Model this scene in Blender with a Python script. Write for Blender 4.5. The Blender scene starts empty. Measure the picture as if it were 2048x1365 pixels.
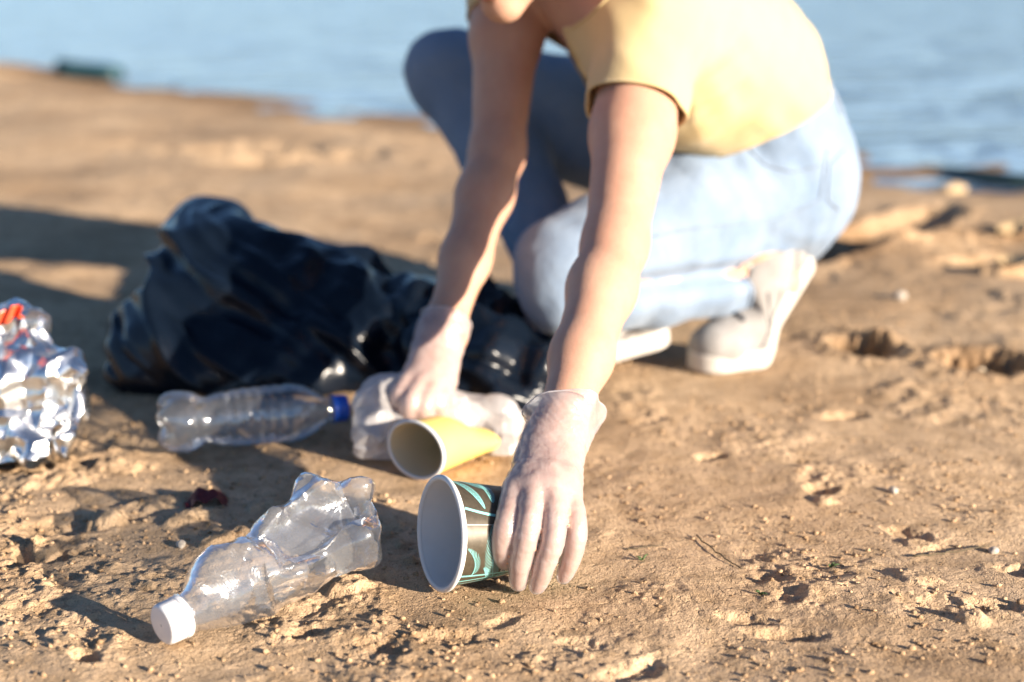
import bpy, bmesh, math, random
import numpy as np
from mathutils import Vector, Matrix

C = bpy.context.scene
COL = C.collection
rad = math.radians

# ------------------------------------------------------------------ camera, light, exposure
PITCH = rad(15.0)
CAM_H = 0.5
cam_d = bpy.data.cameras.new('camera')
cam_d.lens = 50.0
cam_d.sensor_width = 36.0
cam_d.clip_start = 0.02
cam_d.clip_end = 5000
cam_d.dof.use_dof = True
cam_d.dof.focus_distance = 1.165
cam_d.dof.aperture_fstop = 2.7
cam_d.dof.aperture_blades = 0
cam = bpy.data.objects.new('camera', cam_d)
COL.objects.link(cam)
cam.location = (0, 0, CAM_H)
cam.rotation_euler = (math.pi / 2 - PITCH, 0, 0)
C.camera = cam

SUN_EL = rad(14.5)
SUN_AZ = rad(126.0)          # clockwise from +Y
w = bpy.data.worlds.new('World')
C.world = w
w.use_nodes = True
wn = w.node_tree
sky = wn.nodes.new('ShaderNodeTexSky')
sky.sky_type = 'NISHITA'
sky.sun_disc = False
sky.sun_elevation = SUN_EL
sky.sun_rotation = SUN_AZ
sky.air_density = 0.75
sky.dust_density = 0.2
sky.ozone_density = 3.5
bg = wn.nodes['Background']
bg.inputs[1].default_value = 0.06
wn.links.new(sky.outputs[0], bg.inputs[0])

sd = bpy.data.lights.new('sun', 'SUN')
sd.energy = 5.0
sd.angle = rad(0.55)
sd.color = (1.0, 0.86, 0.70)
sun = bpy.data.objects.new('sun', sd)
COL.objects.link(sun)
sdir = Vector((math.sin(SUN_AZ) * math.cos(SUN_EL), math.cos(SUN_AZ) * math.cos(SUN_EL), math.sin(SUN_EL)))
sun.rotation_euler = sdir.to_track_quat('Z', 'Y').to_euler()
sun.location = sdir * 20

C.view_settings.view_transform = 'Standard'
C.view_settings.look = 'None'
C.view_settings.gamma = 1
C.view_settings.use_curve_mapping = False
C.view_settings.exposure = 1.46
C.render.engine = 'CYCLES'
C.cycles.use_denoising = True
C.cycles.max_bounces = 10
C.cycles.transparent_max_bounces = 24
C.cycles.caustics_reflective = False
C.cycles.caustics_refractive = False
C.cycles.sample_clamp_indirect = 6.0

# ------------------------------------------------------------------ helpers: places
SP, CP = math.sin(PITCH), math.cos(PITCH)
FPX = 2048 * 50.0 / 36.0

def P(px, py, d):
    """world place of a photo pixel at axial distance d"""
    a = (px - 1024) / FPX
    b = (682.5 - py) / FPX
    return np.array([a * d, d * (CP + b * SP), CAM_H + d * (-SP + b * CP)])

def G(px, py, z=0.0):
    b = (682.5 - py) / FPX
    d = (z - CAM_H) / (-SP + b * CP)
    return P(px, py, d)

def V(a):
    return Vector((float(a[0]), float(a[1]), float(a[2])))

def unit(a):
    a = np.asarray(a, float)
    return a / np.linalg.norm(a)

# ------------------------------------------------------------------ helpers: noise
def _h(ix, iy, iz, seed):
    n = (ix.astype(np.int64) * 374761393 + iy.astype(np.int64) * 668265263 + iz.astype(np.int64) * 2147483647 % 4294967296 + seed * 1274126177) & 0xFFFFFFFF
    n = ((n ^ (n >> 13)) * 1274126177) & 0xFFFFFFFF
    n = ((n ^ (n >> 16)) * 2246822519) & 0xFFFFFFFF
    return (n ^ (n >> 15)) & 0xFFFFFFFF

def _r(ix, iy, iz, seed):
    return _h(ix, iy, iz, seed).astype(np.float64) / 4294967295.0

def pn2(x, y, seed=0):
    ix = np.floor(x); iy = np.floor(y)
    fx = x - ix; fy = y - iy
    ix = ix.astype(np.int64); iy = iy.astype(np.int64)
    zz = np.zeros_like(ix)
    ux = fx * fx * fx * (fx * (fx * 6 - 15) + 10); uy = fy * fy * fy * (fy * (fy * 6 - 15) + 10)
    def g(a, b):
        t = _r(ix + a, iy + b, zz, seed) * 2 * math.pi
        return np.cos(t) * (fx - a) + np.sin(t) * (fy - b)
    n0 = g(0, 0) * (1 - ux) + g(1, 0) * ux
    n1 = g(0, 1) * (1 - ux) + g(1, 1) * ux
    return (n0 * (1 - uy) + n1 * uy) * 1.5

def fb2(x, y, f, o, seed=0, gain=0.5):
    s = 0; a = 1
    for k in range(o):
        s = s + a * pn2(x * f + 13.7 * k, y * f - 7.1 * k, seed + k)
        f *= 2.03; a *= gain
    return s

def pn3(p, seed=0):
    i = np.floor(p); f = p - i
    i = i.astype(np.int64)
    u = f * f * f * (f * (f * 6 - 15) + 10)
    out = 0
    for a in (0, 1):
        for b in (0, 1):
            for c in (0, 1):
                h = _h(i[:, 0] + a, i[:, 1] + b, i[:, 2] + c, seed)
                gx = ((h & 255) / 127.5 - 1); gy = (((h >> 8) & 255) / 127.5 - 1); gz = (((h >> 16) & 255) / 127.5 - 1)
                d = gx * (f[:, 0] - a) + gy * (f[:, 1] - b) + gz * (f[:, 2] - c)
                wx = u[:, 0] if a else 1 - u[:, 0]
                wy = u[:, 1] if b else 1 - u[:, 1]
                wz = u[:, 2] if c else 1 - u[:, 2]
                out = out + d * wx * wy * wz
    return out * 1.3

def fb3(p, f, o, seed=0, gain=0.5):
    s = 0; a = 1
    for k in range(o):
        s = s + a * pn3(p * f + 11.3 * k, seed + k)
        f *= 2.03; a *= gain
    return s

def worley3(p, seed=0):
    """F1, F2 distances in cell units"""
    i = np.floor(p).astype(np.int64)
    f1 = np.full(len(p), 9.0); f2 = np.full(len(p), 9.0)
    for a in (-1, 0, 1):
        for b in (-1, 0, 1):
            for c in (-1, 0, 1):
                jx = i[:, 0] + a; jy = i[:, 1] + b; jz = i[:, 2] + c
                q = np.stack([jx + _r(jx, jy, jz, seed), jy + _r(jx, jy, jz, seed + 5), jz + _r(jx, jy, jz, seed + 9)], 1)
                d = np.linalg.norm(p - q, axis=1)
                m = d < f1
                f2 = np.where(m, f1, np.minimum(f2, d))
                f1 = np.where(m, d, f1)
    return f1, f2

def crumple(p, size, seed=0, k=5, wf=0.5):
    """folded-film relief: flat facets between straight creases, about -0.5..0.5"""
    rng = np.random.default_rng(seed)
    wob = np.stack([pn3(p * (0.35 / size), seed + 50 + q) for q in range(3)], 1) * size * wf
    q = p + wob
    out = 0; tot = 0
    for _ in range(k):
        d = rng.standard_normal(3); d /= np.linalg.norm(d)
        a = rng.uniform(0.6, 1.0); f = rng.uniform(0.55, 1.3) / size
        t = (q @ d) * f + rng.uniform(0, 1)
        out = out + a * (np.abs((t % 1.0) * 2 - 1) * 2 - 1) / math.sqrt(f * size)
        tot += a * a
    return out / math.sqrt(tot) * 0.55

# ------------------------------------------------------------------ helpers: objects
def link(name, me, parent=None, mat=None, smooth=True, mats=None):
    o = bpy.data.objects.new(name, me)
    COL.objects.link(o)
    if parent is not None:
        o.parent = parent
    if mat is not None:
        me.materials.append(mat)
    for m in (mats or []):
        me.materials.append(m)
    if smooth and len(me.polygons):
        me.polygons.foreach_set('use_smooth', np.ones(len(me.polygons), dtype=bool))
    return o

def mesh_np(name, v, f):
    """v (N,3), f (M,3) or (M,4) arrays"""
    me = bpy.data.meshes.new(name)
    v = np.ascontiguousarray(v, dtype=np.float32); f = np.ascontiguousarray(f, dtype=np.int32)
    k = f.shape[1]
    me.vertices.add(len(v)); me.vertices.foreach_set('co', v.ravel())
    me.loops.add(f.size); me.loops.foreach_set('vertex_index', f.ravel())
    me.polygons.add(len(f))
    me.polygons.foreach_set('loop_start', np.arange(len(f), dtype=np.int32) * k)
    me.update(calc_edges=True)
    me.validate()
    return me

def tag(o, label=None, cat=None, group=None, kind=None):
    if label: o['label'] = label
    if cat: o['category'] = cat
    if group: o['group'] = group
    if kind: o['kind'] = kind
    return o

def empty(name, loc, rz=0.0):
    o = bpy.data.objects.new(name, None)
    COL.objects.link(o)
    o.location = V(loc)
    o.rotation_euler = (0, 0, rz)
    o.empty_display_size = 0.05
    return o

def from_bm(name, bm, parent=None, mat=None, smooth=True, mats=None):
    me = bpy.data.meshes.new(name)
    bmesh.ops.recalc_face_normals(bm, faces=bm.faces[:])
    bm.to_mesh(me); bm.free()
    return link(name, me, parent, mat, smooth, mats)

def tube_np(pts, radii, seg=10, cap=True):
    """swept tube; returns v, f(quads) – capped by collapsing the end rings"""
    pts = np.asarray(pts, float); n = len(pts)
    radii = np.broadcast_to(np.asarray(radii, float), (n,))
    t = np.gradient(pts, axis=0); t /= np.linalg.norm(t, axis=1)[:, None] + 1e-12
    ref = np.array([0, 0, 1.0])
    if abs(t[0] @ ref) > 0.9: ref = np.array([1.0, 0, 0])
    rings = []
    nrm = unit(ref - t[0] * (ref @ t[0]))
    a = np.arange(seg) * 2 * math.pi / seg
    if cap:
        rings.append(np.repeat(pts[:1], seg, 0) + 1e-5 * 0)
    for i in range(n):
        nrm = unit(nrm - t[i] * (nrm @ t[i]))
        b = np.cross(t[i], nrm)
        rings.append(pts[i] + radii[i] * (np.cos(a)[:, None] * nrm + np.sin(a)[:, None] * b))
    if cap:
        rings.append(np.repeat(pts[-1:], seg, 0))
    v = np.concatenate(rings)
    m = len(rings)
    i0 = np.arange(m - 1)[:, None] * seg; j = np.arange(seg)[None]; j2 = (j + 1) % seg
    f = np.stack([i0 + j, i0 + j2, i0 + seg + j2, i0 + seg + j], -1).reshape(-1, 4)
    return v, f

def merge_np(parts):
    vs, fs, k = [], [], 0
    for v, f in parts:
        vs.append(v); fs.append(f + k); k += len(v)
    return np.concatenate(vs), np.concatenate(fs)

def weld(o, dist=1e-5):
    bm = bmesh.new(); bm.from_mesh(o.data)
    bmesh.ops.remove_doubles(bm, verts=bm.verts[:], dist=dist)
    bmesh.ops.dissolve_degenerate(bm, dist=1e-6, edges=bm.edges[:])
    bmesh.ops.recalc_face_normals(bm, faces=bm.faces[:])
    bm.to_mesh(o.data); bm.free()

# ------------------------------------------------------------------ helpers: implicit surfaces
class Field:
    def __init__(s, lo, hi, h):
        s.lo = np.asarray(lo, float); s.h = h
        s.n = np.ceil((np.asarray(hi) - s.lo) / h).astype(int) + 1
        s.D = np.full(s.n, 1.0, np.float32)
    def sub(s, lo, hi):
        a = np.clip(np.floor((lo - s.lo) / s.h).astype(int), 0, s.n)
        b = np.clip(np.ceil((hi - s.lo) / s.h).astype(int) + 1, 0, s.n)
        if (b <= a).any(): return None
        ax = [(s.lo[i] + s.h * np.arange(a[i], b[i])).astype(np.float32) for i in range(3)]
        return (slice(a[0], b[0]), slice(a[1], b[1]), slice(a[2], b[2])), ax[0][:, None, None], ax[1][None, :, None], ax[2][None, None, :]
    def put(s, sl, d, k, op='u'):
        o = s.D[sl]
        if op == 'u':
            hh = np.maximum(k - np.abs(o - d), 0) / k if k > 0 else 0
            s.D[sl] = np.minimum(o, d) - hh * hh * (k * 0.25)
        else:
            hh = np.maximum(k - np.abs(o + d), 0) / k if k > 0 else 0
            s.D[sl] = np.maximum(o, -d) + hh * hh * (k * 0.25)
    def cone(s, a, b, ra, rb, k=0.01, op='u'):
        a = np.asarray(a, float); b = np.asarray(b, float); m = max(ra, rb) + k + 3 * s.h
        r = s.sub(np.minimum(a, b) - m, np.maximum(a, b) + m)
        if r is None: return
        sl, x, y, z = r
        d = b - a; L = d @ d + 1e-12
        t = np.clip(((x - a[0]) * d[0] + (y - a[1]) * d[1] + (z - a[2]) * d[2]) / L, 0, 1)
        q = np.sqrt((x - a[0] - t * d[0]) ** 2 + (y - a[1] - t * d[1]) ** 2 + (z - a[2] - t * d[2]) ** 2)
        s.put(sl, (q - (ra + (rb - ra) * t)).astype(np.float32), k, op)
    def ell(s, c, r, R=None, k=0.01, op='u'):
        """ellipsoid, R rows = local axes"""
        c = np.asarray(c, float); r = np.asarray(r, float)
        R = np.eye(3) if R is None else np.asarray(R)
        m = np.sqrt(((R * r[:, None]) ** 2).sum(0)) + k + 3 * s.h
        q = s.sub(c - m, c + m)
        if q is None: return
        sl, x, y, z = q
        k0 = 0; k1 = 0
        for i in range(3):
            l = (x - c[0]) * R[i, 0] + (y - c[1]) * R[i, 1] + (z - c[2]) * R[i, 2]
            k0 = k0 + (l / r[i]) ** 2; k1 = k1 + (l / r[i] ** 2) ** 2
        k0 = np.sqrt(k0); k1 = np.sqrt(k1) + 1e-9
        s.put(sl, (k0 * (k0 - 1) / k1).astype(np.float32), k, op)
    def mesh(s):
        D = s.D; h = s.h
        S = D < 0
        nx, ny, nz = D.shape
        cnt = np.zeros((nx - 1, ny - 1, nz - 1), np.int8)
        for a in (0, 1):
            for b in (0, 1):
                for c in (0, 1):
                    cnt += S[a:nx - 1 + a, b:ny - 1 + b, c:nz - 1 + c]
        act = (cnt > 0) & (cnt < 8)
        idx = np.argwhere(act)
        ID = np.full(act.shape, -1, np.int32)
        ID[act] = np.arange(len(idx))
        corners = [(a, b, c) for a in (0, 1) for b in (0, 1) for c in (0, 1)]
        val = np.stack([D[idx[:, 0] + a, idx[:, 1] + b, idx[:, 2] + c] for a, b, c in corners], 1)
        acc = np.zeros((len(idx), 3)); num = np.zeros(len(idx))
        for i, ci in enumerate(corners):
            for ax in range(3):
                if ci[ax] == 0:
                    cj = list(ci); cj[ax] = 1
                    j = corners.index(tuple(cj))
                    a_, b_ = val[:, i], val[:, j]
                    m = (a_ < 0) != (b_ < 0)
                    t = np.where(m, a_ / np.where(m, a_ - b_, 1), 0)
                    p = np.array(ci, float)[None].repeat(len(idx), 0)
                    p[:, ax] += t
                    acc += p * m[:, None]; num += m
        v = s.lo + h * (idx + acc / num[:, None])
        fs = []
        for ax in range(3):
            o1, o2 = [(1, 2), (2, 0), (0, 1)][ax]
            sh = [slice(1, -1)] * 3
            s0 = [slice(1, -1)] * 3; s1 = [slice(1, -1)] * 3
            s0[ax] = slice(0, -1); s1[ax] = slice(1, None)
            A = S[tuple(s0)]; B = S[tuple(s1)]
            e = np.argwhere(A != B)
            if not len(e): continue
            inside = A[e[:, 0], e[:, 1], e[:, 2]]
            base = e + 1; base[:, ax] -= 1
            def cell(d1, d2):
                q = base.copy(); q[:, o1] += d1; q[:, o2] += d2
                return ID[q[:, 0], q[:, 1], q[:, 2]]
            f = np.stack([cell(-1, -1), cell(0, -1), cell(0, 0), cell(-1, 0)], 1)
            f[~inside] = f[~inside][:, ::-1]
            fs.append(f)
        return v, np.concatenate(fs)

def vnormals(v, f):
    n = np.zeros_like(v)
    a = np.cross(v[f[:, 2]] - v[f[:, 0]], v[f[:, 3 if f.shape[1] > 3 else 1]] - v[f[:, 1 if f.shape[1] > 3 else 0]])
    for k in range(f.shape[1]):
        np.add.at(n, f[:, k], a)
    return n / (np.linalg.norm(n, axis=1)[:, None] + 1e-12)

def relax(v, f, it=1, lam=0.5):
    e = np.concatenate([f[:, [i, (i + 1) % f.shape[1]]] for i in range(f.shape[1])])
    e = np.concatenate([e, e[:, ::-1]])
    cnt = np.bincount(e[:, 0], minlength=len(v))[:, None]
    for _ in range(it):
        s = np.stack([np.bincount(e[:, 0], weights=v[e[:, 1], k], minlength=len(v)) for k in range(3)], 1)
        v = v + lam * (s / np.maximum(cnt, 1) - v)
    return v

def cut_open(v, f, planes):
    """drop the faces beyond planes (point, outward normal, centre, reach); clean straight hems"""
    me = mesh_np('tmp', v, f)
    bm = bmesh.new(); bm.from_mesh(me); bpy.data.meshes.remove(me)
    for (p, n, c, reach) in planes:
        p = V(p); n = V(unit(n)); c = V(c)
        vs = {x for x in bm.verts if (x.co - c).length < reach}
        fc = [g for g in bm.faces if all(x in vs for x in g.verts)]
        ed = list({e for g in fc for e in g.edges})
        vv = list({x for g in fc for x in g.verts})
        bmesh.ops.bisect_plane(bm, geom=vv + ed + fc, dist=1e-6, plane_co=p, plane_no=n, clear_outer=True, clear_inner=False)
    return bm

def boundary_loops(me):
    bm = bmesh.new(); bm.from_mesh(me)
    be = [e for e in bm.edges if e.is_boundary]
    adj = {}
    for e in be:
        a, b = e.verts
        adj.setdefault(a, []).append(b); adj.setdefault(b, []).append(a)
    seen = set(); loops = []
    for st in adj:
        if st in seen: continue
        lp = [st]; seen.add(st); cur = st
        while True:
            nx = [q for q in adj[cur] if q not in seen]
            if not nx: break
            cur = nx[0]; seen.add(cur); lp.append(cur)
        loops.append(np.array([tuple(q.co) for q in lp]))
    bm.free()
    return loops

def facet(o, ratio, angle):
    """film folds into flat facets: thin the mesh out where it is flat, keep the creases sharp"""
    m = o.modifiers.new('thin', 'DECIMATE'); m.ratio = ratio
    dg = bpy.context.evaluated_depsgraph_get()
    me = bpy.data.meshes.new_from_object(o.evaluated_get(dg))
    o.modifiers.clear()
    old = o.data; nm = old.name
    o.data = me
    bpy.data.meshes.remove(old); me.name = nm
    me.polygons.foreach_set('use_smooth', np.ones(len(me.polygons), dtype=bool))
    me.set_sharp_from_angle(angle=rad(angle))

# ------------------------------------------------------------------ helpers: materials
def mat(name):
    m = bpy.data.materials.new(name)
    m.use_nodes = True
    nt = m.node_tree
    return m, nt, nt.nodes['Principled BSDF'], nt.nodes['Material Output']

def N(nt, t, **kw):
    n = nt.nodes.new(t)
    for k, v in kw.items():
        if k.startswith('i_'):
            n.inputs[k[2:].replace('_', ' ')].default_value = v
        else:
            setattr(n, k, v)
    return n

def noise(nt, scale, detail=4, rough=0.6, coord='Object', sc=None):
    tc = N(nt, 'ShaderNodeTexCoord')
    n = N(nt, 'ShaderNodeTexNoise')
    n.inputs['Scale'].default_value = scale; n.inputs['Detail'].default_value = detail; n.inputs['Roughness'].default_value = rough
    src = tc.outputs[coord]
    if sc:
        mp = N(nt, 'ShaderNodeMapping'); mp.inputs['Scale'].default_value = sc
        nt.links.new(src, mp.inputs[0]); src = mp.outputs[0]
    nt.links.new(src, n.inputs['Vector'])
    return n

def ramp(nt, src, stops):
    r = N(nt, 'ShaderNodeValToRGB')
    e = r.color_ramp.elements
    while len(e) > 1: e.remove(e[0])
    e[0].position = stops[0][0]; e[0].color = tuple(stops[0][1]) + (1,)
    for p, c in stops[1:]:
        x = e.new(p); x.color = tuple(c) + (1,)
    nt.links.new(src, r.inputs[0])
    return r

def bump(nt, b, src, strength, dist, prev=None):
    n = N(nt, 'ShaderNodeBump')
    n.inputs['Strength'].default_value = strength; n.inputs['Distance'].default_value = dist
    nt.links.new(src, n.inputs['Height'])
    if prev is not None: nt.links.new(prev.outputs[0], n.inputs['Normal'])
    nt.links.new(n.outputs[0], b.inputs['Normal'])
    return n

def simple(name, col, rough=0.5, var=0.0, vscale=40, metal=0.0, spec=0.5, bmp=None):
    m, nt, b, out = mat(name)
    b.inputs['Base Color'].default_value = tuple(col) + (1,)
    b.inputs['Roughness'].default_value = rough
    b.inputs['Metallic'].default_value = metal
    b.inputs['Specular IOR Level'].default_value = spec
    if var:
        n = noise(nt, vscale)
        c0 = [max(0, c * (1 - var)) for c in col]; c1 = [min(1, c * (1 + var)) for c in col]
        r = ramp(nt, n.outputs[0], [(0.3, c0), (0.7, c1)])
        nt.links.new(r.outputs[0], b.inputs['Base Color'])
    if bmp:
        n = noise(nt, bmp[0], 3)
        bump(nt, b, n.outputs[0], bmp[1], bmp[2])
    return m

# sand: dry to damp, grains in colour and relief
def sand_material():
    m, nt, b, out = mat('sand')
    big = noise(nt, 3.0, 5)
    mid = noise(nt, 34, 4, 0.65)
    fine = noise(nt, 650, 2, 0.7)
    rb = ramp(nt, big.outputs[0], [(0.30, (0.51, 0.348, 0.208)), (0.70, (0.65, 0.472, 0.302))])
    rm = ramp(nt, mid.outputs[0], [(0.30, (0.70, 0.67, 0.62)), (0.55, (1.0, 1.0, 1.0)), (0.8, (1.12, 1.10, 1.08))])
    rf = ramp(nt, fine.outputs[0], [(0.28, (0.40, 0.36, 0.32)), (0.42, (0.92, 0.92, 0.92)), (0.60, (1.05, 1.05, 1.05)), (0.72, (1.35, 1.33, 1.28))])
    m1 = N(nt, 'ShaderNodeMixRGB', blend_type='MULTIPLY'); m1.inputs[0].default_value = 1
    nt.links.new(rb.outputs[0], m1.inputs[1]); nt.links.new(rm.outputs[0], m1.inputs[2])
    m2 = N(nt, 'ShaderNodeMixRGB', blend_type='MULTIPLY'); m2.inputs[0].default_value = 0.85
    nt.links.new(m1.outputs[0], m2.inputs[1]); nt.links.new(rf.outputs[0], m2.inputs[2])
    # moist sand near the water; dug hollows also have shade painted in, per vertex
    at = N(nt, 'ShaderNodeAttribute', attribute_name='damp_shade')
    m3 = N(nt, 'ShaderNodeMixRGB', blend_type='MULTIPLY')
    nt.links.new(at.outputs['Fac'], m3.inputs[0]); nt.links.new(m2.outputs[0], m3.inputs[1])
    m3.inputs[2].default_value = (0.42, 0.36, 0.30, 1)
    nt.links.new(m3.outputs[0], b.inputs['Base Color'])
    b.inputs['Roughness'].default_value = 0.95
    b.inputs['Specular IOR Level'].default_value = 0.15
    g1 = bump(nt, b, mid.outputs[0], 0.3, 0.004)
    n2 = noise(nt, 240, 3, 0.7)
    n3 = noise(nt, 120, 3, 0.6); n3.inputs['Distortion'].default_value = 0.6
    r3 = ramp(nt, n3.outputs[0], [(0.30, (0, 0, 0)), (0.44, (1, 1, 1))])
    g1 = bump(nt, b, r3.outputs[0], 0.8, 0.0022, g1)
    g2 = bump(nt, b, n2.outputs[0], 0.75, 0.0026, g1)
    bump(nt, b, fine.outputs[0], 0.9, 0.0011, g2)
    return m
M_sand = sand_material()

def water_material():
    m, nt, b, out = mat('lake_water')
    b.inputs['Base Color'].default_value = (0.27, 0.42, 0.58, 1)
    b.inputs['Roughness'].default_value = 0.12
    b.inputs['IOR'].default_value = 1.33
    n1 = noise(nt, 1.1, 3, 0.5, sc=(1.0, 1.9, 1))
    n1.inputs['Distortion'].default_value = 0.5
    n2 = noise(nt, 7, 3, 0.6, sc=(1.0, 1.7, 1))
    g = bump(nt, b, n1.outputs[0], 0.9, 0.30)
    bump(nt, b, n2.outputs[0], 0.7, 0.04, g)
    return m
M_water = water_material()

def skin_material():
    m, nt, b, out = mat('skin')
    n = noise(nt, 16, 6, 0.7)
    r = ramp(nt, n.outputs[0], [(0.3, (0.49, 0.262, 0.178)), (0.7, (0.57, 0.345, 0.24))])
    nt.links.new(r.outputs[0], b.inputs['Base Color'])
    b.inputs['Roughness'].default_value = 0.55
    b.inputs['Specular IOR Level'].default_value = 0.35
    b.inputs['Subsurface Weight'].default_value = 0.25
    b.inputs['Subsurface Radius'].default_value = (1.0, 0.35, 0.18)
    b.inputs['Subsurface Scale'].default_value = 0.008
    f = noise(nt, 420, 2)
    g = bump(nt, b, f.outputs[0], 0.25, 0.0008)
    q = noise(nt, 60, 4)
    bump(nt, b, q.outputs[0], 0.15, 0.003, g)
    return m
M_skin = skin_material()
M_lip = simple('lips', (0.46, 0.16, 0.13), 0.4)
M_hair = simple('hair', (0.10, 0.045, 0.02), 0.45, 0.4, 60)
M_eye = simple('eye_white', (0.75, 0.72, 0.68), 0.2)
M_iris = simple('iris', (0.08, 0.05, 0.03), 0.2)

def cloth(name, c0, c1, sc, weave, rough=0.9, wstr=0.3, soft=0.008):
    m, nt, b, out = mat(name)
    n = noise(nt, sc, 5, 0.65)
    r = ramp(nt, n.outputs[0], [(0.3, c0), (0.7, c1)])
    nt.links.new(r.outputs[0], b.inputs['Base Color'])
    b.inputs['Roughness'].default_value = rough
    b.inputs['Specular IOR Level'].default_value = 0.2
    b.inputs['Sheen Weight'].default_value = 0.15
    f = noise(nt, weave, 2)
    g = bump(nt, b, f.outputs[0], wstr, 0.0012)
    q = noise(nt, 26, 3)
    bump(nt, b, q.outputs[0], 0.25, soft, g)
    return m
M_tee = cloth('yellow_jersey', (0.56, 0.435, 0.225), (0.61, 0.48, 0.26), 6, 900, soft=0.002)
M_jean = cloth('light_denim', (0.17, 0.24, 0.345), (0.24, 0.31, 0.41), 14, 700, 0.9, 0.4)
M_seam = simple('denim_seam', (0.20, 0.25, 0.32), 0.9, 0.2, 300)
M_shoe = cloth('worn_white_canvas', (0.24, 0.23, 0.22), (0.36, 0.345, 0.33), 30, 600)
M_sole = simple('white_rubber', (0.52, 0.49, 0.45), 0.55, 0.15, 30)
M_grey = simple('grey_trim', (0.10, 0.10, 0.11), 0.7, 0.3, 200)
M_dark = simple('dark_lining', (0.03, 0.035, 0.045), 0.8)
M_blue = simple('blue_badge', (0.03, 0.10, 0.22), 0.5)

def thin_plastic(name, white=0.1, crease=None, gloss=0.12, clear=(0.96, 0.97, 0.98), rough=0.07, wrinkle=None, ior=1.5, milk=(0.85, 0.86, 0.88), backlit=0.5):
    """thin clear film: mostly passes light, mirrors at glancing angles, a little milkiness"""
    m, nt, b, out = mat(name)
    nt.nodes.remove(b)
    tr = N(nt, 'ShaderNodeBsdfTransparent'); tr.inputs[0].default_value = tuple(clear) + (1,)
    gl = N(nt, 'ShaderNodeBsdfGlossy'); gl.inputs['Roughness'].default_value = rough; gl.inputs[0].default_value = (1, 1, 1, 1)
    df = N(nt, 'ShaderNodeBsdfDiffuse'); df.inputs[0].default_value = tuple(milk) + (1,)
    tl = N(nt, 'ShaderNodeBsdfTranslucent'); tl.inputs[0].default_value = tuple(milk) + (1,)
    mx0 = N(nt, 'ShaderNodeMixShader'); mx0.inputs[0].default_value = backlit
    nt.links.new(df.outputs[0], mx0.inputs[1]); nt.links.new(tl.outputs[0], mx0.inputs[2])
    mx1 = N(nt, 'ShaderNodeMixShader')
    wn_ = noise(nt, 55, 3)
    rr = N(nt, 'ShaderNodeMapRange'); rr.inputs['To Min'].default_value = white * 0.6; rr.inputs['To Max'].default_value = white * 1.5
    nt.links.new(wn_.outputs[0], rr.inputs['Value'])
    nt.links.new(rr.outputs[0], mx1.inputs[0])
    nt.links.new(tr.outputs[0], mx1.inputs[1]); nt.links.new(mx0.outputs[0], mx1.inputs[2])
    fr = N(nt, 'ShaderNodeFresnel'); fr.inputs['IOR'].default_value = ior
    geo = N(nt, 'ShaderNodeNewGeometry')
    # a film has the same mirror strength on both faces
    lw = N(nt, 'ShaderNodeLayerWeight'); lw.inputs['Blend'].default_value = 0.25
    mp = N(nt, 'ShaderNodeMapRange'); mp.inputs['To Min'].default_value = gloss * 0.5; mp.inputs['To Max'].default_value = min(1, gloss * 4)
    nt.links.new(lw.outputs['Fresnel'], mp.inputs['Value'])
    mx2 = N(nt, 'ShaderNodeMixShader')
    nt.links.new(mp.outputs[0], mx2.inputs[0])
    nt.links.new(mx1.outputs[0], mx2.inputs[1]); nt.links.new(gl.outputs[0], mx2.inputs[2])
    nt.links.new(mx2.outputs[0], out.inputs['Surface'])
    if wrinkle:
        sc, st, ds, aniso = wrinkle
        q = noise(nt, sc, 4, 0.6, sc=aniso)
        q.inputs['Distortion'].default_value = 0.8
        bp = N(nt, 'ShaderNodeBump'); bp.inputs['Strength'].default_value = st; bp.inputs['Distance'].default_value = ds
        nt.links.new(q.outputs[0], bp.inputs['Height'])
        if crease:
            q2 = noise(nt, crease[0], 3, 0.5, sc=crease[3]); q2.inputs['Distortion'].default_value = 1.2
            m1 = N(nt, 'ShaderNodeMath', operation='SUBTRACT'); m1.inputs[1].default_value = 0.5
            nt.links.new(q2.outputs[0], m1.inputs[0])
            m2 = N(nt, 'ShaderNodeMath', operation='ABSOLUTE'); nt.links.new(m1.outputs[0], m2.inputs[0])
            m3 = N(nt, 'ShaderNodeMath', operation='MINIMUM'); m3.inputs[1].default_value = 0.09; nt.links.new(m2.outputs[0], m3.inputs[0])
            b2 = N(nt, 'ShaderNodeBump', invert=True); b2.inputs['Strength'].default_value = crease[1]; b2.inputs['Distance'].default_value = crease[2]
            nt.links.new(m3.outputs[0], b2.inputs['Height']); nt.links.new(bp.outputs[0], b2.inputs['Normal'])
            bp = b2
        for n_ in (gl, df, lw):
            nt.links.new(bp.outputs[0], n_.inputs['Normal'])
    nt.nodes.remove(fr); nt.nodes.remove(geo)
    return m
M_pet = thin_plastic('clear_bottle_plastic', white=0.07, gloss=0.20, rough=0.07, clear=(0.95, 0.96, 0.97))
M_pet_crushed = thin_plastic('crushed_bottle_plastic', white=0.13, gloss=0.17, rough=0.14, clear=(0.93, 0.94, 0.95), wrinkle=(38, 0.35, 0.004, (1, 1, 1)))
M_glove = thin_plastic('clear_vinyl_glove', white=0.40, gloss=0.075, rough=0.25, crease=(48, 0.5, 0.0035, (1.6, 0.8, 1.8)), clear=(0.97, 0.97, 0.98), wrinkle=(95, 0.45, 0.0018, (1, 1, 2.6)), milk=(0.80, 0.76, 0.78))
M_bagclear = thin_plastic('milky_plastic_film', white=0.60, gloss=0.09, rough=0.25, milk=(0.86, 0.84, 0.84), wrinkle=(40, 0.5, 0.006, (1, 1, 1)))
M_capwhite = simple('white_cap_plastic', (0.78, 0.78, 0.79), 0.35)
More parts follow.
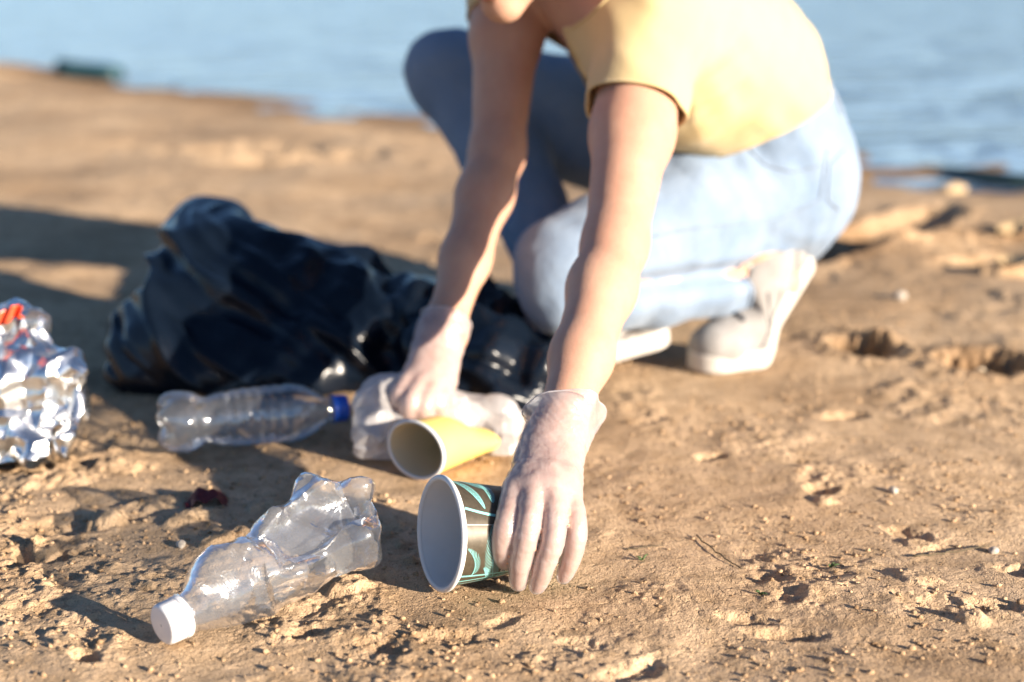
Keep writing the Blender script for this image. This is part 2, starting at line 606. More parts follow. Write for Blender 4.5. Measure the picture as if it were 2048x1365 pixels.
M_capblue = simple('blue_cap_plastic', (0.015, 0.10, 0.55), 0.35)
M_paperin = simple('white_paper', (0.74, 0.75, 0.74), 0.55, 0.04, 30)
M_cupblack = simple('black_bronze_print', (0.085, 0.070, 0.048), 0.34, 0.25, 220, metal=0.3, spec=0.6)
M_leaf = simple('turquoise_print', (0.24, 0.58, 0.56), 0.4, 0.1, 120)
M_cuptext = simple('pale_print', (0.72, 0.70, 0.64), 0.45)
M_cream = simple('cream_paper', (0.78, 0.68, 0.47), 0.55, 0.04, 30)
M_yellow = simple('yellow_paper', (0.82, 0.60, 0.17), 0.5, 0.06, 30)

def bag_material():
    m, nt, b, out = mat('black_bin_liner')
    b.inputs['Base Color'].default_value = (0.0035, 0.007, 0.014, 1)
    b.inputs['Roughness'].default_value = 0.27
    b.inputs['Specular IOR Level'].default_value = 0.30
    q = noise(nt, 22, 4)
    g = bump(nt, b, q.outputs[0], 0.2, 0.008)
    return m
M_bag = bag_material()

def foil_material():
    m, nt, b, out = mat('silver_film')
    b.inputs['Base Color'].default_value = (0.86, 0.86, 0.85, 1)
    b.inputs['Metallic'].default_value = 1.0
    b.inputs['Roughness'].default_value = 0.27
    q = noise(nt, 60, 3)
    bump(nt, b, q.outputs[0], 0.15, 0.003)
    return m
M_foil = foil_material()
M_foilred = simple('red_print', (0.72, 0.10, 0.04), 0.35)

# ------------------------------------------------------------------ the ground
SHORE_N = np.array([0.7071, 0.7071])
def shore_s(x, y):
    """metres past the water's edge"""
    s = (x + y - 4.62) * 0.7071
    s = s - 0.18 * smooth(0.1, 1.2, x)
    s = s + (0.06 - 0.03 * smooth(0.3, 1.0, x)) * pn2(x * 0.9, y * 0.9, 77) + 0.012 * pn2(x * 3.1, y * 3.1, 78)
    return s
WATER_Z = -0.035

def smooth(a, b, t):
    t = np.clip((t - a) / (b - a), 0, 1)
    return t * t * (3 - 2 * t)

# hollows, prints and clods read off the photograph: (px, py, half-length, half-width, angle, height)
PITS = [
    (1728, 704, 0.040, 0.050, 10, -0.045), (1970, 734, 0.055, 0.045, -10, -0.045), (1760, 468, 0.30, 0.055, 52, -0.055), (1690, 500, 0.12, 0.05, 45, -0.04), (1900, 490, 0.10, 0.035, 30, -0.03), (1990, 520, 0.10, 0.03, 15, -0.03), 
    (1640, 975, 0.018, 0.013, 30, -0.012), (1815, 1062, 0.022, 0.012, -35, -0.012), (1690, 830, 0.030, 0.014, 10, -0.010),
    (1580, 1190, 0.016, 0.012, 20, -0.008), (1570, 1265, 0.026, 0.009, -10, -0.009), (1490, 1235, 0.022, 0.009, -20, -0.008),
    (1880, 1215, 0.035, 0.018, -20, -0.007), (1985, 1215, 0.024, 0.012, -15, -0.009), (2035, 1140, 0.020, 0.014, 0, -0.010),
    (1420, 910, 0.018, 0.010, 20, -0.008), (1275, 1330, 0.030, 0.012, 35, -0.008), (170, 1310, 0.014, 0.009, -25, -0.010),
    (620, 1260, 0.020, 0.010, 20, -0.007), (760, 1290, 0.022, 0.010, -30, -0.007), (905, 1275, 0.028, 0.012, 10, -0.008),
    (1010, 1240, 0.018, 0.008, 40, -0.006), (540, 1050, 0.020, 0.014, 10, -0.010), (30, 1110, 0.055, 0.018, 15, -0.016),
    (150, 1045, 0.070, 0.020, 25, -0.012), (60, 935, 0.040, 0.012, 0, -0.012), (1170, 1280, 0.020, 0.010, -20, -0.005),
    (2000, 475, 0.10, 0.06, 10, -0.03), (470, 300, 0.24, 0.10, 0, -0.035), (600, 320, 0.20, 0.09, 10, -0.04), (820, 270, 0.25, 0.10, -10, -0.03),
]
CLODS = [
    (218, 1040, 0.021, 0.015, 15, 0.017), (85, 1098, 0.016, 0.013, -10, 0.019), (10, 1110, 0.014, 0.012, 0, 0.012),
    (500, 1068, 0.018, 0.012, 10, 0.010), (300, 1010, 0.05, 0.018, 35, 0.007), (250, 930, 0.035, 0.02, 0, 0.012),
    (380, 1040, 0.03, 0.012, 40, 0.009), (440, 1085, 0.024, 0.010, 40, 0.010), (1945, 1245, 0.012, 0.010, 0, 0.009),
    (1830, 1160, 0.02, 0.02, 0, 0.005), (700, 1180, 0.022, 0.013, 30, 0.012), (560, 1010, 0.03, 0.02, 0, 0.008),
    (2005, 545, 0.05, 0.03, 0, 0.025), (1830, 500, 0.17, 0.10, 40, 0.016), (1910, 495, 0.13, 0.09, -10, 0.010),
    (1760, 690, 0.02, 0.03, 0, 0.012), (1650, 1000, 0.012, 0.01, 0, 0.006), (1840, 1085, 0.02, 0.01, -30, 0.006),
    (100, 960, 0.05, 0.02, 10, 0.010),
]
FLAT = [(-0.050, 1.080, 0.055), (0.0, 1.11, 0.06), (0.03, 1.12, 0.06), (-0.13, 1.39, 0.06), (-0.08, 1.42, 0.06), (-0.12, 1.46, 0.07), (-0.05, 1.47, 0.06), (-0.252, 0.985, 0.035), (-0.30, 1.43, 0.06), (-0.22, 1.46, 0.06), (-0.35, 1.41, 0.06), (0.25, 1.69, 0.09), (0.06, 1.76, 0.12)]
PITW = [(G(a, b),) + tuple(t[:3]) + (t[3] * (0.65 if abs(t[3]) < 0.02 else 0.9),) for a, b, *t in PITS]
CLODW = [(G(a, b),) + tuple(t[:3]) + (t[3] * 0.8,) for a, b, *t in CLODS]

def ground_z(x, y, fine=True):
    x = np.asarray(x, float); y = np.asarray(y, float)
    s = shore_s(x, y)
    z = -0.05 * np.maximum(0, s + 0.70)
    z = np.maximum(z, -1.2 + 0 * z)
    # sand spit at the far left edge of the beach
    z = z + 0.055 * np.exp(-(((x + 2.45) / 0.5) ** 2 + ((y - 6.75) / 0.45) ** 2))
    dist = np.hypot(x, y)
    calm = 1 - 0.75 * np.exp(-(((x + 0.0) / 0.55) ** 4 + ((y - 1.45) / 0.62) ** 4))
    fade = np.exp(-np.maximum(0, dist - 8) / 12)
    z = z + fade * (0.013 * pn2(x * 1.3, y * 1.3, 1) + 0.010 * pn2(x * 3.3, y * 3.3, 2)) * calm
    if not fine:
        return z
    near = np.exp(-np.maximum(0, dist - 2.2) / 1.5)
    wx = x + 0.02 * pn2(x * 11, y * 11, 31); wy = y + 0.02 * pn2(x * 11, y * 11, 32)
    z = z + fade * (0.0034 * pn2(wx * 9, wy * 9, 3) + 0.0015 * pn2(wx * 21, wy * 21, 4))
    # disturbed patches
    left = smooth(0.05, -0.35, x) * smooth(1.7, 1.3, y)
    patch = smooth(0.08, 0.55, fb2(x, y, 5.0, 2, 40) + 0.36 * left - 0.02)
    rg = 1 - np.abs(pn2(wx * 17, wy * 17, 8)) * 2.2
    z = z + near * 0.0022 * patch * rg
    z = z + near * (0.0004 + 0.0016 * patch) * fb2(wx, wy, 46, 3, 9, 0.6)
    # explicit hollows and clods with broken edges
    ed = fb2(x, y, 55, 3, 12, 0.6); ed2 = fb2(x, y, 16, 3, 14, 0.5)
    for lst, sgn in ((PITW, -1), (CLODW, 1)):
        for (c, a, b, an, hgt) in lst:
            m = (np.abs(x - c[0]) < 2.6 * max(a, b)) & (np.abs(y - c[1]) < 2.6 * max(a, b))
            if not m.any(): continue
            ca, sa = math.cos(rad(an)), math.sin(rad(an))
            dx = x[m] - c[0]; dy = y[m] - c[1]
            u = (dx * ca + dy * sa) / a; v_ = (-dx * sa + dy * ca) / b
            big = min(1.0, 0.02 / max(a, b) * 2)
            q = np.hypot(u, v_) + 0.38 * big * ed[m] + 0.30 * (1 - big) * ed2[m]
            prof = 1 - smooth(0.45 * big + 0.05 * (1 - big), 1.15 + 0.35 * (1 - big), q)
            add = hgt * prof * (1 + 0.30 * ed2[m]) + math.copysign(min(abs(hgt) * 0.35, 0.0055), hgt) * prof * ed[m]
            if sgn < 0:       # a thrown-up lip round a hollow
                add = add - hgt * 0.12 * np.exp(-((q - 1.35) / 0.28) ** 2)
            z[m] = z[m] + add
    # crumbs: small domes of sand on the surface
    for (cs, hgt, dens, sd_) in ((0.021, 0.0028, 0.10, 60), (0.0115, 0.0022, 0.20, 61), (0.0070, 0.0018, 0.40, 62)):
        m = dist < 3.2 if cs > 0.015 else dist < 2.0
        xx = x[m] / cs; yy = y[m] / cs
        ix = np.floor(xx).astype(np.int64); iy = np.floor(yy).astype(np.int64)
        best = np.zeros(len(xx))
        pt = np.clip(0.10 + patch[m] * 0.9 + 0.6 * pn2(x[m] * 8, y[m] * 8, 44), 0.0, 1)
        zz = np.zeros_like(ix)
        for a in (-1, 0, 1):
            for b in (-1, 0, 1):
                jx = ix + a; jy = iy + b
                ex = _r(jx, jy, zz, sd_ + 3) < dens
                r_ = 0.18 + 0.34 * _r(jx, jy, zz, sd_ + 2)
                d = np.hypot(xx - jx - _r(jx, jy, zz, sd_), yy - jy - _r(jx, jy, zz, sd_ + 1))
                dome = np.where(ex, np.sqrt(np.maximum(0, 1 - (d / r_) ** 2)) * r_ * 2, 0)
                best = np.maximum(best, dome)
        z[m] = z[m] + hgt * best * pt * np.where(x[m] > 0.1, 0.7, 1.0)
    zb = ground_z(x, y, False)
    for (cx, cy, r_) in FLAT:
        k = np.exp(-(((x - cx) ** 2 + (y - cy) ** 2) / r_ ** 2) ** 2)
        z = z * (1 - k) + (0.25 * (z - zb) - 0.0022) * k
    return z

def gz(x, y):
    return float(ground_z(np.array([x]), np.array([y]))[0])

def build_ground():
    ang = np.concatenate([np.linspace(-180, -75, 16)[:-1], np.linspace(-75, -23, 60)[:-1], np.linspace(-23, 23, 560)[:-1], np.linspace(23, 75, 60)[:-1], np.linspace(75, 180, 16)[:-1]])
    r = list(np.geomspace(0.02, 0.72, 14))[:-1]
    q = 0.72
    while q < 1.55: r.append(q); q += 0.0017
    while q < 8: r.append(q); q *= 1.0033 if q < 3 else 1.007
    while q < 2500: r.append(q); q *= 1.12
    r = np.array(r)
    A, R = np.meshgrid(np.radians(ang), r, indexing='ij')
    x = (np.sin(A) * R); y = (np.cos(A) * R)
    z = ground_z(x.ravel(), y.ravel()).reshape(x.shape)
    na, nr = x.shape
    v = np.stack([x, y, z], -1).reshape(-1, 3)
    i = np.arange(na)[:, None]; j = np.arange(nr - 1)[None]
    i2 = (i + 1) % na
    f = np.stack([i * nr + j, i * nr + j + 1, i2 * nr + j + 1, i2 * nr + j], -1).reshape(-1, 4)[:, ::-1]
    # close the small hole under the camera
    c = len(v)
    v = np.concatenate([v, [[0, 0, v[0, 2]]]])
    me = mesh_np('sand_beach', v, f)
    s = shore_s(v[:, 0], v[:, 1])
    damp_shade = 0.85 * smooth(-0.55, -0.05, s)
    c = G(1800, 480)  # dug-up patch: shade painted into the colour along with a moist tone
    damp_shade = np.maximum(damp_shade, 0.75 * np.exp(-(((v[:, 0] - c[0]) / 0.32) ** 2 + ((v[:, 1] - c[1]) / 0.26) ** 2)) * smooth(-0.5, 0.3, fb2(v[:, 0], v[:, 1], 9, 3, 5)))
    for (hx, hy, hr) in ((1725, 702, 0.055), (1970, 732, 0.075), (1760, 468, 0.10), (1690, 505, 0.10)):  # hollows: moist tone that also paints their shade into the colour
        c = G(hx, hy)
        damp_shade = np.maximum(damp_shade, 0.95 * np.exp(-((np.hypot(v[:, 0] - c[0], v[:, 1] - c[1]) / hr) ** 2) ** 1.5))
    damp_shade = np.maximum(damp_shade, 0.35 * smooth(0.1, 0.5, fb2(v[:, 0], v[:, 1], 2.2, 3, 15)))
    at = me.attributes.new('damp_shade', 'FLOAT', 'POINT')
    at.data.foreach_set('value', damp_shade.astype(np.float32))
    o = link('sand_beach', me, None, M_sand)
    tag(o, 'sandy beach sloping to the water', kind='structure')
    del o['label']
    return o
build_ground()

def build_water():
    bm = bmesh.new()
    r = 2400
    pts = [(-r, -60 + r), (6, -2.2), (r, 40), (r, r), (-r, r)]
    # a sheet that dips under the sand along the shore
    pts = [(-r, r + 3.6), (3.6 + 20, -20), (r, -20), (r, r + 3.6)]
    vs = [bm.verts.new((x, y, WATER_Z)) for x, y in pts]
    bm.faces.new(vs)
    o = from_bm('lake_water', bm, None, M_water)
    tag(o, kind='structure')
build_water()

# grit and crumbs lying loose on the sand: nobody could count it
def build_grit():
    rng = np.random.default_rng(5)
    ico = bmesh.new(); bmesh.ops.create_icosphere(ico, subdivisions=1, radius=1)
    iv = np.array([tuple(q.co) for q in ico.verts]); jf = np.array([[q.index for q in g.verts] for g in ico.faces]); ico.free()
    n = 14000
    x = rng.uniform(-0.62, 0.75, n * 3); y = 0.82 + rng.random(n * 3) ** 1.6 * 1.5
    keep = (np.abs(x) < 0.4 * y + 0.06) & (smooth(-0.25, 0.5, fb2(x, y, 6.0, 2, 40)) + 0.16 > rng.random(n * 3))
    x = x[keep][:n]; y = y[keep][:n]
    z = ground_z(x, y)
    s = 0.00045 + 0.0026 * rng.random(len(x)) ** 5
    vs = []; fs = []
    for k in range(len(x)):
        d = iv * (1 + 0.30 * rng.standard_normal((len(iv), 1)))
        d = d * np.array([1, rng.uniform(0.6, 1), rng.uniform(0.5, 0.9)]) * s[k]
        vs.append(d + [x[k], y[k], z[k] + s[k] * 0.3]); fs.append(jf + k * len(iv))
    me = mesh_np('sand_grit', np.concatenate(vs), np.concatenate(fs))
    at = me.attributes.new('damp_shade', 'FLOAT', 'POINT')
    at.data.foreach_set('value', np.repeat(rng.random(len(x)) ** 2 * 0.7, len(iv)).astype(np.float32))
    o = link('sand_grit', me, None, M_sand, smooth=False)
    tag(o, 'loose crumbs of sand scattered over the beach', 'sand grit', kind='stuff')
build_grit()

# ------------------------------------------------------------------ the person: joints
Sn = np.array([0.150, 1.610, 0.420]); En = P(1230, 490, 1.400); Wn = P(1116, 872, 1.222)
Sf = np.array([0.004, 1.823, 0.545]); Ef = P(995, 305, 1.665); Wf = P(888, 660, 1.55)
Hn = np.array([0.338, 1.872, 0.217]); Kn = P(1112, 548, 1.67); An = P(1545, 560, 1.86)
Hf = np.array([0.252, 2.02, 0.225]); Kf = P(902, 150, 2.00); Af = P(1155, 630, 1.83)
T1 = np.array([0.325, 1.925, 0.255]); T2 = np.array([0.275, 1.85, 0.365]); T3 = np.array([0.165, 1.755, 0.450])
NB = np.array([0.050, 1.675, 0.530])
HC = np.array([-0.001, 1.560, 0.566])
s_ax = unit(Sn - Sf)

HAND_N = {   # joint chains: knuckle, middle joint, end joint, tip with radii
    'index': ([(1031, 980, 1.162), (1013, 1050, 1.140), (1005, 1094, 1.143), (1008, 1121, 1.152)], [0.0098, 0.0089, 0.0083, 0.0068]),
    'middle': ([(1069, 972, 1.156), (1057, 1056, 1.133), (1042, 1120, 1.140), (1036, 1166, 1.154)], [0.0099, 0.0087, 0.0080, 0.0064]),
    'ring': ([(1107, 976, 1.156), (1109, 1062, 1.133), (1090, 1128, 1.140), (1075, 1172, 1.154)], [0.0097, 0.0085, 0.0078, 0.0063]),
    'little': ([(1140, 992, 1.166), (1153, 1062, 1.143), (1142, 1118, 1.148), (1127, 1154, 1.158)], [0.0088, 0.0076, 0.0068, 0.0055]),
    'thumb': ([(1060, 930, 1.205), (1030, 985, 1.232), (1020, 1040, 1.250), (1018, 1075, 1.250)], [0.0120, 0.0100, 0.0090, 0.0075]),
}
HAND_F = {
    'index': ([(826, 752, 1.512), (800, 790, 1.490), (797, 820, 1.498), (800, 842, 1.505)], [0.0110, 0.0095, 0.0085, 0.0070]),
    'middle': ([(848, 762, 1.505), (822, 804, 1.480), (818, 838, 1.490), (822, 862, 1.500)], [0.0112, 0.0096, 0.0086, 0.0070]),
    'ring': ([(872, 768, 1.505), (850, 810, 1.482), (846, 842, 1.492), (850, 862, 1.502)], [0.0108, 0.0092, 0.0082, 0.0068]),
    'little': ([(893, 766, 1.515), (880, 806, 1.495), (876, 832, 1.502), (876, 850, 1.510)], [0.0098, 0.0082, 0.0074, 0.0062]),
    'thumb': ([(850, 720, 1.540), (822, 765, 1.550), (806, 805, 1.548), (800, 830, 1.542)], [0.0125, 0.0105, 0.0095, 0.0080]),
}

def put_hand(F, hand, W, El, e=0.0, kf=0.0025):
    """palm and fingers into a field; e = how much fatter (a glove)"""
    u = unit(W - El)
    mc = {k: P(*v[0][0]) for k, v in hand.items()}
    # metacarpals from a narrow carpus
    side = unit(mc['little'] - mc['index'])
    car = {'index': W - side * 0.0095, 'middle': W - side * 0.004, 'ring': W + side * 0.004, 'little': W + side * 0.0105, 'thumb': W - side * 0.012}
    for k in ('index', 'middle', 'ring', 'little'):
        F.cone(car[k] + u * 0.008, mc[k], 0.0125 + e, hand[k][1][0] + 0.0008 + e, 0.012)
    F.cone(car['thumb'] + u * 0.01, mc['thumb'], 0.0150 + e, 0.0140 + e, 0.014)
    # web between knuckles
    ks = ['index', 'middle', 'ring', 'little']
    for a, b in zip(ks[:-1], ks[1:]):
        m = (mc[a] + mc[b]) / 2
        F.cone(m - u * 0.016, m + 0.42 * (P(*hand[a][0][1]) + P(*hand[b][0][1]) - mc[a] - mc[b]) / 2, 0.0092 + e, 0.0072 + e, 0.005)
    for k in ('thumb', 'index', 'middle', 'ring', 'little'):
        pts, r = hand[k]
        q = np.array([P(*p) for p in pts]); r = np.array(r)
        qq = np.concatenate([[2 * q[0] - q[1]], q, [2 * q[3] - q[2]]])
        c = []
        for i in range(3):
            p0_, p1_, p2_, p3_ = qq[i:i + 4]
            for t in np.arange(4) / 4.0:
                c.append((0.5 * (2 * p1_ + (p2_ - p0_) * t + (2 * p0_ - 5 * p1_ + 4 * p2_ - p3_) * t * t + (3 * p1_ - p0_ - 3 * p2_ + p3_) * t ** 3), r[i] + (r[i + 1] - r[i]) * t))
        c.append((q[3], r[3]))
        for (a_, ra), (b_, rb) in zip(c[:-1], c[1:]):
            F.cone(a_, b_, ra + e, rb + e, kf)

def put_arm(F, S, E_, W, e=0.0, k=0.02):
    m = E_ + (S - E_) * 0.5
    F.cone(S, m, 0.049 + e, 0.0425 + e, k)
    F.cone(m, E_, 0.0405 + e, 0.0300 + e, k)
    belly = E_ + (W - E_) * 0.25
    F.cone(E_, belly, 0.0300 + e, 0.0305 + e, k)
    F.cone(belly, E_ + (W - E_) * 0.62, 0.0305 + e, 0.0260 + e, k)
    F.cone(E_ + (W - E_) * 0.62, W, 0.0260 + e, 0.0205 + e, k)
    # the wrist is wider than deep
    F.cone(W - s_ax * 0.006, W + s_ax * 0.006, 0.0195 + e, 0.0195 + e, k)

def torso_frames():
    out = []
    for c, u in ((T1, T2 - T1), (T2, T3 - T1), (T3, NB - T2)):
        u = unit(u)
        a = unit(s_ax - u * (s_ax @ u)); d = np.cross(u, a)
        out.append((c, np.stack([a, u, d])))
    return out
TF = torso_frames()

def put_torso(F, e=0.0, k=0.05):
    (c1, R1), (c2, R2), (c3, R3) = TF
    F.ell(c1, [0.150 + e, 0.13 + e, 0.105 + e], R1, k)
    F.ell(c2, [0.130 + e, 0.15 + e, 0.098 + e], R2, k)
    F.ell(c3, [0.150 + e, 0.15 + e, 0.105 + e], R3, k)
    F.cone(Sn, Sf, 0.052 + e, 0.052 + e, k)
    F.cone(c3, (Sn + c3) / 2 * 0.4 + Sn * 0.6, 0.09 + e, 0.052 + e, k)
    F.cone(c3, (Sf + c3) / 2 * 0.4 + Sf * 0.6, 0.09 + e, 0.052 + e, k)

def put_legs(F, e=0.0, k=0.03, short=0.0):
    # near leg, folded: thigh over shin
    m = Hn + (Kn - Hn) * 0.45
    F.cone(Hn, m + [0, 0, 0.006], 0.098 + e, 0.078 + e, k)
    F.cone(m, Kn + np.array([0.012, 0.012, 0.004]), 0.080 + e, 0.058 + e, k)
    sk = Kn + np.array([0.012, 0.005, -0.022])
    c = sk + (An - sk) * 0.40
    F.cone(sk, c + np.array([0, 0, 0.002]), 0.048 + e, 0.046 + e, 0.012)
    F.cone(c + np.array([0, 0, 0.002]), An + (sk - An) * short, 0.046 + e, 0.038 + 0.005 * short + e * 0.5, 0.012)
    # far leg, knee up
    m = Hf + (Kf - Hf) * 0.45
    F.cone(Hf, m, 0.096 + e, 0.076 + e, k)
    F.cone(m, Kf, 0.076 + e, 0.058 + e, k)
    c = Kf + (Af - Kf) * 0.35
    F.cone(Kf, c + np.array([0.015, 0.012, 0]), 0.055 + e, 0.052 + e, 0.015)
    F.cone(c + np.array([0.015, 0.012, 0]), Af, 0.052 + e, 0.040 + e * 0.5, 0.015)

def put_seat(F, e=0.0, k=0.04):
    (c1, R1), _, _ = TF
    d = unit(Hn - Hf)
    F.cone(Hn, Hf, 0.098 + e, 0.098 + e, k)
    F.ell(Hn + np.array([-0.010, 0.02, -0.005]), [0.084 + e, 0.095 + e, 0.098 + e], None, k)
    F.ell(Hf + np.array([0.005, 0.0, 0.0]), [0.085 + e, 0.09 + e, 0.095 + e], None, k)
    F.ell(c1, [0.148 + e, 0.12 + e, 0.105 + e], R1, k)
    if e > 0:
        F.ell(T2 + (T1 - T2) * 0.30, [0.134 + e, 0.12 + e, 0.102 + e], TF[1][1], k)

# head frame: she looks down and to the left of the picture
f_h = unit([-0.55, -0.62, -0.56]); up_h = unit(np.array([-0.28, -0.42, 0.86]) - f_h * (f_h @ np.array([-0.28, -0.42, 0.86]))); l_h = np.cross(up_h, f_h)
RH = np.stack([l_h, f_h, up_h])
def hp(l, f, u):
    return HC + l_h * l + f_h * f + up_h * u

def put_head(F, k=0.02):
    F.ell(hp(0, -0.012, 0.035), [0.073, 0.092, 0.078], RH, k)
    F.ell(hp(0, 0.030, -0.015), [0.060, 0.058, 0.070], RH, k)
    F.cone(hp(0.030, 0.012, -0.060), hp(0.006, 0.066, -0.088), 0.026, 0.017, k)
    F.cone(hp(-0.030, 0.012, -0.060), hp(-0.006, 0.066, -0.088), 0.026, 0.017, k)
    F.ell(hp(0, 0.070, -0.088), [0.019, 0.014, 0.015], RH, 0.012)
    F.ell(hp(0.034, 0.052, -0.025), [0.022, 0.022, 0.020], RH, k)
    F.ell(hp(-0.034, 0.052, -0.025), [0.022, 0.022, 0.020], RH, k)
    F.cone(hp(0, 0.082, 0.008), hp(0, 0.104, -0.026), 0.0075, 0.0095, 0.01)
    for s in (-1, 1):
        F.ell(hp(0.010 * s, 0.096, -0.028), [0.008, 0.009, 0.007], RH, 0.006)
        F.ell(hp(0.031 * s, 0.086, 0.008), [0.015, 0.010, 0.010], RH, 0.008, 's')
        F.ell(hp(0.031 * s, 0.0740, 0.0105), [0.0140, 0.0130, 0.0100], RH, 0.003)
        F.ell(hp(0.031 * s, 0.0720, -0.0050), [0.0135, 0.0120, 0.0070], RH, 0.003)
        F.ell(hp(0.072 * s, -0.012, -0.005), [0.009, 0.018, 0.030], RH, 0.006)
    F.ell(hp(0, 0.086, -0.0545), [0.021, 0.008, 0.0055], RH, 0.005)
    F.ell(hp(0, 0.085, -0.0640), [0.019, 0.009, 0.0065], RH, 0.005)
    F.cone(hp(0, -0.035, -0.04), NB, 0.052, 0.056, 0.03)

def in_mesh(F, name, parent=None, m=None, it=1):
    v, f = F.mesh()
    v = relax(v, f, it, 0.4)
    return v, f

# ---- body: one continuous surface
F = Field((-0.18, 1.0, -0.01), (0.55, 2.16, 0.72), 0.0036)
put_torso(F, -0.006)
put_legs(F, -0.010)
put_seat(F, -0.010)
put_arm(F, Sn, En, Wn); put_arm(F, Sf, Ef, Wf)
put_head(F)
put_hand(F, HAND_N, Wn, En); put_hand(F, HAND_F, Wf, Ef)
# feet inside the shoes
TOE_N = G(1408, 742); TOE_F = np.array([-0.030, 1.672, 0.0])
FOOT_N_DIR = unit(np.array([TOE_N[0] - 0.385, TOE_N[1] - 1.865, 0])); FOOT_F_DIR = unit([-0.90, -0.36, 0])
BALL_N = TOE_N - FOOT_N_DIR * 0.075 + np.array([0, 0, 0.0]); BALL_F = TOE_F - FOOT_F_DIR * 0.075
LIFT_N = rad(38); LIFT_F = rad(9)
def heel_of(ball, d, lift, back, up):
    b = -d * math.cos(lift) + np.array([0, 0, math.sin(lift)])
    n = d * math.sin(lift) + np.array([0, 0, math.cos(lift)])
    return ball + b * back + n * up
for (A, ball, d, lift, toe) in ((An, BALL_N, FOOT_N_DIR, LIFT_N, TOE_N), (Af, BALL_F, FOOT_F_DIR, LIFT_F, TOE_F)):
    hl = heel_of(ball, d, lift, 0.108, 0.040)
    F.cone(A, heel_of(ball, d, lift, 0.105, 0.085), 0.033, 0.028, 0.02)
    F.cone(heel_of(ball, d, lift, 0.105, 0.085), hl, 0.026, 0.018, 0.02)
    F.cone(hl, ball + [0, 0, 0.030], 0.018, 0.018, 0.02)
    F.cone(ball + [0, 0, 0.030], ball + d * 0.05 + [0, 0, 0.027], 0.020, 0.014, 0.02)
v, f = F.mesh(); del F
v = relax(v, f, 1, 0.4)
me = mesh_np('person', v, f)
me.materials.append(M_skin); me.materials.append(M_lip)
cen = v[f].mean(1)
rel = cen - HC
hl_, hf_, hu_ = rel @ l_h, rel @ f_h, rel @ up_h
lips = (np.abs(hl_) < 0.021 - 0.9 * np.abs(hu_ + 0.0595) * 0.6) & (hf_ > 0.078) & (hu_ > -0.0705) & (hu_ < -0.0495)
me.polygons.foreach_set('material_index', lips.astype(np.int32))
person = link('person', me)
tag(person, 'person crouching on the sand in a yellow t-shirt, light jeans and clear gloves', 'person')

for s in (-1, 1):
    bm = bmesh.new(); bmesh.ops.create_uvsphere(bm, u_segments=20, v_segments=14, radius=0.0112)
    bm.transform(Matrix.Translation(V(hp(0.031 * s, 0.0735, 0.005))))
    ey = from_bm('eye', bm, person, M_eye)
    bm = bmesh.new(); bmesh.ops.create_uvsphere(bm, u_segments=16, v_segments=12, radius=0.0062)
    bm.transform(Matrix.Translation(V(hp(0.031 * s, 0.0792, 0.0015))))
    from_bm('iris', bm, ey, M_iris)

# hair: a cap and a low ponytail hanging over the far shoulder
F = Field(HC - 0.22, HC + 0.2, 0.004)
F.ell(hp(0, -0.018, 0.042), [0.082, 0.098, 0.082], RH, 0.02)
F.cone(hp(0, -0.10, 0.02), NB + up_h * 0.02 - f_h * 0.05, 0.03, 0.024, 0.03)
F.ell(hp(0, 0.085, -0.02), [0.055, 0.06, 0.08], RH, 0.02, 's')
v, f = F.mesh()
nn = vnormals(v, f)
loc = (v - HC) @ RH.T
v = v + nn * (0.0022 * pn3(loc * np.array([130, 18, 60]), 4))[:, None]
link('hair', mesh_np('hair', v, f), person, M_hair)

# ---- t-shirt
F = Field((-0.14, 1.38, 0.16), (0.56, 2.14, 0.68), 0.0042)
put_torso(F, 0.010)
(c1, R1), (c2, R2), (c3, R3) = TF
# the front hangs away from the belly
F.ell(P(1455, 165, 1.76), [0.095, 0.10, 0.085], None, 0.06)
F.ell(P(1330, 120, 1.70), [0.085, 0.09, 0.09], None, 0.06)
F.ell(P(1128, 52, 1.665), [0.052, 0.06, 0.064], None, 0.05)
for S, E_ in ((Sn, En), (Sf, Ef)):
    F.cone(S, S + (E_ - S) * 0.30, 0.062, 0.0525, 0.03)
    F.cone(S + (E_ - S) * 0.30, S + (E_ - S) * 0.75, 0.0500, 0.0435, 0.02)
F.cone(NB - [0, 0, 0.03], NB + (HC - NB) * 0.3, 0.068, 0.062, 0.03)
v, f = F.mesh(); del F
v = relax(v, f, 2, 0.5)
nn = vnormals(v, f)
# folds: pulled from the armpit across the side and round the sleeve
ax = unit(En - Sn)
along = (v - Sn) @ ax
fold = pn3(np.stack([v @ s_ax * 9, v @ unit([0.6, 0.5, -0.6]) * 34, v @ unit([0.7, 0, 0.7]) * 9], 1), 3)
fold2 = pn3(np.stack([(v[:, 0] + v[:, 2]) * 26, v[:, 1] * 8, (v[:, 2] - v[:, 0]) * 8], 1), 8)
v = v + nn * (0.0055 * fold + 0.0036 * fold2 + 0.010 * (1 - smooth(0.0, 0.16, np.linalg.norm(v - (Sn + [0.05, 0.03, -0.06]), axis=1))) * crumple(np.stack([v @ unit([0.6, 0.5, -0.6]), (v @ unit([0.7, 0, 0.7])) * 0.3, v[:, 1] * 0.5], 1), 0.03, 5, 3))[:, None]
hem_u = unit(T2 - T1)
ph = T1 + hem_u * 0.018
planes = [
    (P(1280, 214, 1.51), unit(En - Sn) * 0.80 + np.array([-0.08, 0.10, -0.25]), Sn + ax * 0.215, 0.125),
    (Sf + (Ef - Sf) * 0.42, Ef - Sf, Sf + (Ef - Sf) * 0.66, 0.13),
    (NB + (HC - NB) * 0.02, unit(HC - NB) + np.array([0, 0, 0.15]), NB + (HC - NB) * 0.5, 0.125),
    (P(1480, 292, 1.74), unit(np.array([0.46, 0.06, -1.0])), P(1560, 330, 1.85), 0.34),
]
bm = cut_open(v, f, planes)
